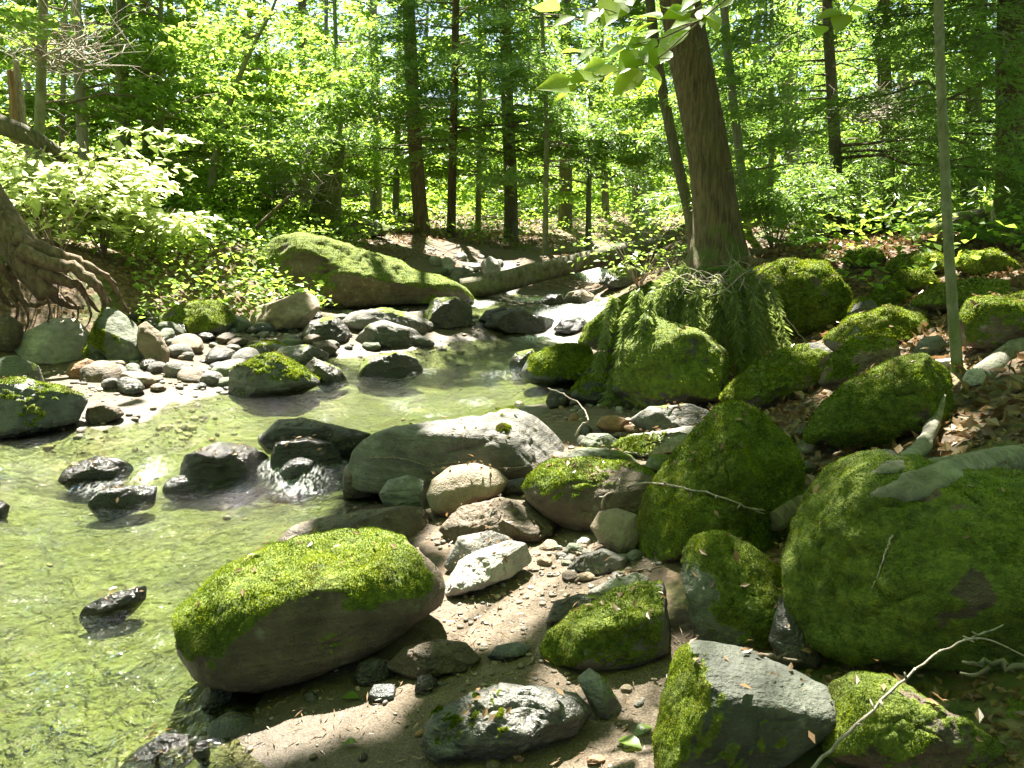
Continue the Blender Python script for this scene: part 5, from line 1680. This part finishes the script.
# ------------------------------------------------------------------ undercut tree with roots at left
P0 = at_y(28, 272, 7.3)
t = thing('undercut_tree', 'sunlit leaning tree at the left edge with roots hanging over the undercut bank', 'tree', P0)
w = Wood()
pth = smooth_path([at_y(48, 296, 7.25), at_y(30, 262, 7.3), at_y(5, 225, 7.35), at_y(-22, 175, 7.4), at_y(-60, 60, 7.5), at_y(-80, -200, 7.6), at_y(-90, -600, 7.8)], 40)
w.add(pth, np.concatenate([np.linspace(.09, .16, 8), np.linspace(.16, .09, 32)]), 20)
link("trunk", w.mesh("trunk", BARK['rootred'], P0), t)
ROOTS = [([(20, 250), (50, 262), (75, 270), (96, 285), (104, 300), (108, 312)], .075), ([(15, 238), (45, 250), (68, 258), (90, 276), (99, 292), (112, 302)], .065), ([(15, 268), (40, 288), (58, 301), (72, 306), (84, 308)], .06), ([(5, 265), (15, 285), (25, 303), (42, 304), (62, 300)], .045),
         ([(0, 262), (-2, 285), (8, 303), (30, 306)], .04), ([(40, 270), (62, 280), (78, 284), (86, 296), (98, 312)], .06), ([(20, 270), (45, 290), (62, 300), (74, 306)], .065), ([(66, 296), (78, 310), (74, 332)], .016), ([(86, 298), (91, 316), (84, 330)], .014), ([(20, 296), (28, 318), (22, 340)], .016),
         ([(45, 252), (70, 258), (92, 268), (112, 282), (128, 312)], .05), ([(10, 290), (18, 310), (10, 335)], .022), ([(45, 292), (50, 312), (44, 332)], .014), ([(-10, 280), (-4, 305), (-8, 330)], .04)]
rq = np.random.default_rng(62)
for i, (pp, rd) in enumerate(ROOTS):
    w = Wood()
    yy = 7.15 + 0.05 * (i % 4)
    Q = smooth_path([at_y(a, b, yy + 0.04 * k + (.45 if k == len(pp) - 1 else .1 if k == len(pp) - 2 else 0)) for k, (a, b) in enumerate(pp)], 22)
    Q[2:] += rq.normal(0, rd * .12, (20, 3))
    w.add(Q, np.linspace(rd, rd * .22, 22) * (1 + .18 * fbm(np.stack([np.arange(22) * .35, np.full(22, i * 3.1), np.zeros(22)], 1), 2)), 12)
    link("root", w.mesh("root", BARK['rootred'], P0), t)
r5 = np.random.default_rng(61)
base = P0
wl, LV, LF = limbs_and_crown(P0[:2], 4.5, 9, 3.5, 18, 12, 24, .17, .11, r5, 'broad', lambda z: pth[int(np.argmin(np.abs(pth[:, 2] - z)))])
link("crown", crown_mesh(wl, LV, LF, BARK['brown'], LEAF['broad'], P0), t)


# ------------------------------------------------------------------ logs, stumps, sticks
def log(name, label, cat, pts, rad, bark, seed=0, sides=18, moss=0.0, n=30, taper=0.6, group=None, rough=0.12, tip=0.0):
    """pts: list of (px, py, y)"""
    ys = np.array([touch_y(a, b, -rad * .25) if c is None else c for a, b, c in pts])
    if pts[0][2] is None:
        ys = np.convolve(np.concatenate([[ys[0]], ys, [ys[-1]]]), [.25, .5, .25], 'valid')
    P = smooth_path([at_y(p[0], p[1], y) for p, y in zip(pts, ys)], n)
    rads = np.linspace(rad, rad * taper, n)
    if tip:
        q = np.linspace(0, 1, n)
        rads = rads * np.clip(np.minimum(q, 1.2 - q) / tip, 0.08, 1) ** 0.6
    V, Fq, Ft = tube(P, rads, sides)
    ring = n * sides
    cen = np.repeat(P, sides, axis=0)
    ia, it = np.tile(np.arange(sides), n) * (2 * np.pi / sides), np.repeat(np.linspace(0, 1, n), sides)
    ln = np.linalg.norm(P[-1] - P[0]) / rad
    V[:ring] = cen + (V[:ring] - cen) * (1 + rough * (1.6 * fbm(np.stack([np.cos(ia) * 1.6, np.sin(ia) * 1.6, it * ln * .22 + seed], 1), 3) + .5 * fbm(np.stack([np.cos(ia) * 5, np.sin(ia) * 5, it * ln * .5 + seed], 1), 2)))[:, None]
    b = P[0]
    nr = np.zeros(len(V))
    nr[:ring] = sstep(0.2, 0.9, ((V[:ring] - cen) / (np.linalg.norm(V[:ring] - cen, axis=1, keepdims=True) + 1e-9))[:, 2]) * moss
    o = link(name, mesh_np(name, V - b, [Fq, Ft], BARK[bark], dict(moss=nr)), None, b)
    return tag(o, label, cat, group)


log('fallen_log', 'long grey fallen log lying across the stream', 'log', [(462, 290, 11.4), (530, 275, 11.5), (610, 255, 11.8), (712, 235, 12.2)], .15, 'driftwood', 1, moss=.0, taper=.75)
log('fallen_log', 'dark mossy log in shadow just behind the grey log', 'log', [(500, 283, 13.2), (580, 270, 13.3), (680, 256, 13.4)], .12, 'dark', 2, moss=.7)
log('fallen_log', 'short mossy log on the leafy slope before the ferns', 'log', [(872, 252, 8.6), (905, 245, 8.7), (945, 228, 8.8), (990, 218, 8.9)], .12, 'driftwood', 3, moss=.5, taper=1.0)
log('fallen_log', 'broken brown log end jutting from the left edge above the shrub', 'log', [(-40, 112, 9.2), (10, 128, 9.2), (40, 142, 9.3), (68, 160, 9.4)], .115, 'dark', 4, moss=.2, taper=.5)
log('fallen_log', 'dark log deep in the woods left of the flared trunk', 'log', [(335, 218, 18), (380, 216, 18), (425, 220, 18)], .14, 'dark', 5, moss=.5)
log('birch_log', 'grey lichen covered log end at the right edge', 'log', [(980, 384, None), (1005, 360, None), (1045, 325, None)], .075, 'grey', 6, moss=.2)
log('root_log', 'thick grey root sprawling over the huge mossy boulder', 'root', [(870, 496, None), (895, 491, None), (920, 486, None), (945, 477, None), (970, 469, None), (1000, 461, None), (1040, 454, None)], .038, 'root', 7, moss=.2, taper=1.1, rough=.28, n=60, tip=.25)
log('root_log', 'thin grey root splitting off along the top of the huge mossy boulder', 'root', [(868, 476, None), (890, 470, None), (920, 468, None), (960, 462, None), (1010, 452, None)], .022, 'root', 17, moss=.2, taper=1.2, rough=.25, n=40, tip=.3)
log('root_log', 'pale bare root running from sapling foot onto the huge boulder', 'root', [(945, 395, None), (935, 420, None), (922, 446, None), (905, 462, None), (885, 472, None)], .026, 'root', 8, taper=1.3, rough=.25, n=50, tip=.3)
log('root_log', 'pale cut branch stub poking out left of the huge boulder', 'branch', [(774, 522, 2.95), (795, 508, 3.05), (825, 490, 3.2)], .036, 'driftwood', 9, taper=1.1)
log('root_log', 'weathered pole lying below the bright mossy mound', 'branch', [(778, 422, 4.6), (800, 412, 4.65), (835, 390, 4.75)], .03, 'driftwood', 10)
log('root_log', 'second thinner weathered pole beside the bright mossy mound', 'branch', [(785, 415, 4.8), (808, 404, 4.85), (830, 388, 4.9)], .02, 'driftwood', 11)
log('mossy_snag', 'leaning moss covered snag above the great mossy boulder', 'snag', [(314, 243, 13.4), (322, 215, 13.4), (332, 180, 13.4), (340, 140, 13.5)], .26, 'mossy', 12, moss=.9, taper=.35, rough=.15)
for i, (pp, lab) in enumerate([([(18, 180, 9.6), (15, 130, 9.6), (10, 70, 9.6)], 'splintered orange brown rotten stem at the left edge'), ([(28, 178, 9.7), (22, 120, 9.7), (16, 60, 9.7)], 'splintered pale rotten stem beside the orange one')]):
    log('rotten_stem', lab, 'snag', pp, .06, ('rot', 'dead_pale')[i], 20 + i, taper=.5, rough=.15)
log('leaning_stick', 'bare crooked stick leaning over the left bank', 'stick', [(228, 258, 11.2), (240, 243, 11.2), (262, 222, 11.2), (290, 196, 11.2)], .035, 'brown', 13, taper=.5)
log('leaning_stick', 'thin pale stick lying across the great mossy boulder', 'stick', [(250, 262, 11.6), (280, 250, 11.7), (312, 240, 11.9)], .018, 'dead_pale', 14, taper=.6)


def brush(name, label, cat, px, py, y, spread, h, n, mat, seed, z=None, droop=0.0, rad=.008):
    r = np.random.default_rng(5000 + seed)
    p = at_y(px, py, y)
    b = np.array(p)
    w = Wood()
    for i in range(n):
        a = r.uniform(0, 6.28)
        l = r.uniform(.4, 1.0)
        o = b + r.normal(0, spread * .25, 3) * [1, 1, .3]
        e = o + np.array([math.cos(a) * spread * l, math.sin(a) * spread * l, h * r.uniform(-.2, 1) * l])
        m = (o + e) / 2 + r.normal(0, .08 * spread, 3) + [0, 0, droop]
        w.add(smooth_path([o, m, e], 7), np.linspace(rad, rad * .3, 7), 4)
        for k in range(3):
            s = m + (e - m) * r.random()
            w.add(np.array([s, s + r.normal(0, .22 * spread, 3)]), [rad * .5, rad * .2], 3)
    o = link(name, w.mesh(name, BARK[mat], b), None, b)
    return tag(o, label, cat)


brush('brush_pile', 'tangle of dead brown brushwood leaning on the mossy snag', 'brushwood', 300, 195, 13.0, 0.9, 1.2, 60, 'dead_pale', 1)
brush('brush_pile', 'bleached tangle of fine roots left of the great mossy boulder', 'brushwood', 255, 275, 11.3, 0.5, 0.35, 50, 'dead_pale', 2, droop=.1)
brush('brush_pile', 'pale dead twigs hanging above the rotten stems at left', 'dead branches', 60, 60, 9.6, 0.8, 0.8, 50, 'dead_pale', 3)
brush('brush_pile', 'dead grey twigs in the dark hemlock sprays at right', 'dead branches', 880, 112, 9.8, 0.7, 0.2, 36, 'dead_pale', 4)

# drooping evergreen branches below the hemlock
def droop_plant(label, px, py, y, n, L, spread, seed, lean=0.0):
    r = np.random.default_rng(7000 + seed)
    b = at_y(px, py, y)
    w = Wood()
    P_, T_, L_ = [], [], []
    for i in range(n):
        a = -math.pi / 2 + r.normal(0, .9)
        d = np.array([math.cos(a) * spread, math.sin(a) * 0.5, 0])
        l = L * r.uniform(.6, 1.1)
        t = np.linspace(0, 1, 16)[:, None]
        Q = b + r.normal(0, .06, 3) + d * (t ** .7) * l * .55 + np.array([lean, 0, 0]) * t * l + np.array([0, 0, 1]) * (.28 * np.sin(np.pi * np.minimum(t * 1.6, 1)) * .5 - 1.0 * t ** 1.6) * l
        w.add(Q, np.linspace(.006, .0015, 16), 4)
        for k in range(3, 16):
            for m in range(36):
                f = r.random()
                q = Q[k - 1] * (1 - f) + Q[k] * f
                P_.append(q + r.normal(0, .012, 3))
                tg = Q[k] - Q[k - 1]
                tg = tg / (np.linalg.norm(tg) + 1e-9)
                sd = np.cross(tg, [0, 1, 0])
                T_.append(tg * .55 + sd * (0.75 if m % 2 else -.75) + np.array([r.normal(0, .2), r.normal(0, .25), -.35]))
                L_.append(r.uniform(.03, .075))
    P_, T_ = np.array(P_), unit(np.array(T_))
    Nn = unit(np.cross(T_, r.normal(0, 1, (len(P_), 3))))
    V, F = leaf_quads(P_, T_, Nn, np.array(L_), .011)
    th = thing('drooping_branch', label, 'branch', b)
    link("stems", w.mesh("stems", BARK['olive'], b), th)
    link("needles", mesh_np("needles", V - b, F, LEAF['droop'], smooth=False), th)


droop_plant('large drooping green branch hanging over the dark boulder, left one', 690, 292, 5.95, 26, .9, 1.3, 1, -.1)
droop_plant('large drooping green branch hanging beside the cushion moss boulder, right one', 735, 290, 6.0, 26, .8, 1.0, 2, .05)
droop_plant('narrow green branch trailing down to the stream at left of the hanging tangle', 636, 312, 5.75, 9, .6, .4, 3, -.15)
brush('brush_pile', 'pale dead twigs spilling over the top of the drooping branches', 'dead branches', 735, 286, 5.9, .4, .1, 20, 'dead_pale', 5, droop=.06, rad=.005)


# ------------------------------------------------------------------ twigs in front
def twig(name, label, pts, rad, bark, nb=0, seed=0, extra=()):
    r = np.random.default_rng(8000 + seed)
    w = Wood()
    Q = smooth_path([at_y(p[0], p[1], touch_y(p[0], p[1], rad * 1.5) if p[2] is None else p[2]) for p in pts], 24)
    Q[1:-1] += r.normal(0, rad * .5, (22, 3))
    w.add(Q, np.linspace(rad, rad * .4, 24), 7)
    for k in range(nb):
        j = r.integers(3, 22)
        w.add(np.array([Q[j], Q[j] + r.normal(0, 1, 3) * rad * 2.2]), [rad * .9, rad * .3], 5)
    for e in extra:
        E = smooth_path([at_y(*p) for p in e], 10)
        w.add(E, np.linspace(rad * .6, rad * .3, 10), 6)
    o = link(name, w.mesh(name, BARK[bark], Q[0]), None, Q[0])
    return tag(o, label, 'twig')


twig('twig', 'long budded twig slanting up from the bottom right', [(805, 775, 1.62), (870, 712, 1.68), (935, 655, 1.74), (1003, 625, 1.8)], .0042, 'dead_pale', 16, 1, [[(963, 640, 1.765), (990, 640, 1.75), (1040, 664, 1.7)]])
twig('twig', 'reddish knotty broken branch end entering from the right edge', [(1060, 660, 1.72), (1030, 667, 1.72), (990, 663, 1.74), (962, 662, 1.76)], .009, 'driftwood', 2, 2, [[(990, 667, 1.74), (975, 675, 1.75), (960, 673, 1.76)]])
twig('twig', 'grey arching twig across the front of the mossy pyramid', [(602, 508, None), (607, 495, None), (630, 486, None), (660, 484, None), (710, 494, None), (740, 504, None), (765, 514, None)], .006, 'dead_pale', 10, 3, [])
twig('twig', 'thin bowed twig lying over the long grey boulder', [(370, 458, None), (400, 458, None), (430, 466, None), (450, 462, None), (500, 468, None), (560, 462, None)], .004, 'twig', 4, 4)
twig('twig', 'little pale twig standing at the stream edge by the orange stone', [(575, 436, 4.7), (583, 424, 4.7), (588, 420, 4.7), (580, 405, 4.8), (565, 395, 4.85), (548, 388, 4.9)], .006, 'dead_pale', 3, 5)
twig('twig', 'thin dry stem hanging in front of the huge mossy boulder', [(893, 535, None), (883, 560, None), (872, 590, None)], .003, 'dead_pale', 0, 6)
twig('twig', 'dark stick lying under the huge mossy boulder', [(760, 655, None), (800, 662, None), (850, 672, None), (890, 680, None)], .006, 'twig', 3, 7)
twig('twig', 'dead stick on the gravel at the foot of the mossy pyramid', [(575, 582, None), (610, 576, None), (640, 570, None), (665, 566, None)], .006, 'twig', 3, 8)
twig('twig', 'pale twig slanting across the cushion moss boulder', [(752, 275, 6.3), (775, 305, 6.2), (800, 335, 6.1), (815, 350, 6.05)], .007, 'dead_pale', 5, 9)
twig('twig', 'thin forked stick pointing left from the hanging branches', [(690, 302, 6.3), (660, 318, 6.25), (635, 335, 6.2)], .006, 'dead_pale', 4, 10)


def leaf_detail(base, tip, y0, y1, wfrac, r):
    a, b = at_y(base[0], base[1], y0), at_y(tip[0], tip[1], y1 - .03)
    T = b - a
    L = np.linalg.norm(T)
    T = T / L
    Nn = np.array([0.0, -0.45, 0.85]) + r.normal(0, .3, 3)
    Nn = Nn - T * (Nn @ T)
    Nn /= np.linalg.norm(Nn)
    S = np.cross(T, Nn)
    prof = [(0, 0), (.06, .16), (.16, .36), (.3, .49), (.45, .5), (.6, .40), (.74, .26), (.86, .12), (.93, .045), (1, 0)]
    V, F = [], []
    for t, w in prof:
        m = a + T * L * t - Nn * (L * .10 * t * t)
        wv = 1 + .06 * math.sin(t * 31)
        V += [m - S * L * wfrac * w * wv + Nn * L * .16 * w, m, m + S * L * wfrac * w * wv + Nn * L * .16 * w]
    for k in range(len(prof) - 1):
        i = k * 3
        F += [(i, i + 1, i + 4, i + 3), (i + 1, i + 2, i + 5, i + 4)]
    return np.array(V), np.array(F)


def beech(label, leaves, stems, y):
    r = np.random.default_rng(99)
    VV, FF, n = [], [], 0
    for (b, tp) in leaves:
        V, F = leaf_detail(b, tp, y + r.uniform(-.1, .1), y + r.uniform(-.12, .12), .52, r)
        VV.append(V)
        FF.append(F + n)
        n += len(V)
    w = Wood()
    for s in stems:
        w.add(smooth_path([at_y(a, b, y) for a, b in s], 16), np.linspace(.0035, .0012, 16), 5)
    b0 = at_y(*stems[0][0], y)
    t = thing('beech_branch', label, 'branch', b0)
    link("stem", w.mesh("stem", BARK['twig'], b0), t)
    link("leaves", mesh_np("leaves", np.vstack(VV) - b0, np.vstack(FF), LEAF['beech']), t)


beech('bright beech leaf branch hanging into the top of the view before the thick hemlock',
      [((575, 17), (550, 26)), ((600, 8), (584, 24)), ((618, 3), (604, 22)), ((662, 18), (631, 14)), ((655, 22), (626, 37)), ((694, 6), (676, 18)), ((699, 20), (670, 25)), ((690, 30), (666, 42)), ((712, 15), (718, 33)), ((704, 17), (722, 22)),
       ((655, 40), (624, 48)), ((658, 45), (636, 52)), ((604, 48), (573, 60)), ((625, 47), (602, 57)), ((690, 26), (652, 58)), ((664, 55), (627, 60)), ((648, 62), (660, 92)), ((640, 70), (613, 94)), ((614, 72), (600, 86)), ((600, 77), (568, 80)),
       ((577, 85), (536, 86)), ((577, 87), (549, 104)), ((594, 84), (582, 95)), ((702, -4), (680, 8)), ((690, 12), (662, 16)), ((660, 30), (645, 36)), ((720, 8), (735, -6)), ((560, 10), (530, 4)), ((640, 28), (612, 34)), ((668, 50), (648, 66)), ((625, 74), (590, 70)), ((606, 62), (580, 70)), ((682, 16), (664, 2)), ((645, 52), (618, 70)), ((712, 6), (700, 24)), ((585, 52), (560, 50)), ((632, 6), (618, -8))],
      [[(780, -40), (725, 0), (690, 30), (655, 60), (615, 72), (575, 86)], [(735, -20), (690, 12), (640, 20), (600, 8), (560, 10)], [(700, 20), (655, 40), (604, 48)]], 3.1)
beech('three bright leaves hanging alone at the top right', [((842, 12), (814, 18)), ((845, 14), (836, 32)), ((853, 12), (877, 9)), ((822, 26), (818, 36))], [[(880, -60), (860, -10), (845, 12), (822, 26)]], 3.3)

# fallen fresh leaves on the near sand
for i, (b, tp, lab) in enumerate([((342, 700), (360, 702), 'fresh green leaf lying on the shaded sand by the sunlit strip'), ((343, 748), (358, 746), 'fresh green leaf on the wet sand near the bottom edge'), ((634, 739), (652, 730), 'bluish green fallen leaf beside the flat topped block'),
                                  ((618, 742), (642, 752), 'pale green fallen leaf below the bluish one'), ((812, 742), (822, 738), 'pale round leaf under the mossy rocks at right'), ((445, 752), (458, 748), 'small orange leaf in front of the streaked rock'), ((945, 508), (965, 502), 'pale dry leaf lying on the huge mossy boulder')]):
    r = np.random.default_rng(40 + i)
    h = surface_hit(*b) if i != 6 else at_y(945, 508, 2.62)
    h2 = surface_hit(*tp) if i != 6 else at_y(967, 502, 2.62)
    T = h2 - h
    L = np.linalg.norm(T)
    T /= L
    Nn = unit(np.array([0, -.15, 1.0]) - T * T[2])
    S = np.cross(T, Nn)
    V, F = [], []
    for tt, wd in [(0, 0), (.12, .24), (.3, .42), (.5, .46), (.72, .34), (.88, .16), (1, 0)]:
        m = h + T * L * tt + np.array([0, 0, .008 + .01 * math.sin(tt * 3)])
        V += [m - S * L * .62 * wd + [0, 0, .006 * wd], m, m + S * L * .62 * wd + [0, 0, .006 * wd]]
    for k in range(6):
        q = k * 3
        F += [(q, q + 1, q + 4, q + 3), (q + 1, q + 2, q + 5, q + 4)]
    o = link('fallen_leaf', mesh_np('fallen_leaf', np.array(V) - h, np.array(F), LEAF['bright' if i < 5 else ('dead' if i == 5 else 'straw')]), None, h)
    tag(o, lab, 'leaf')
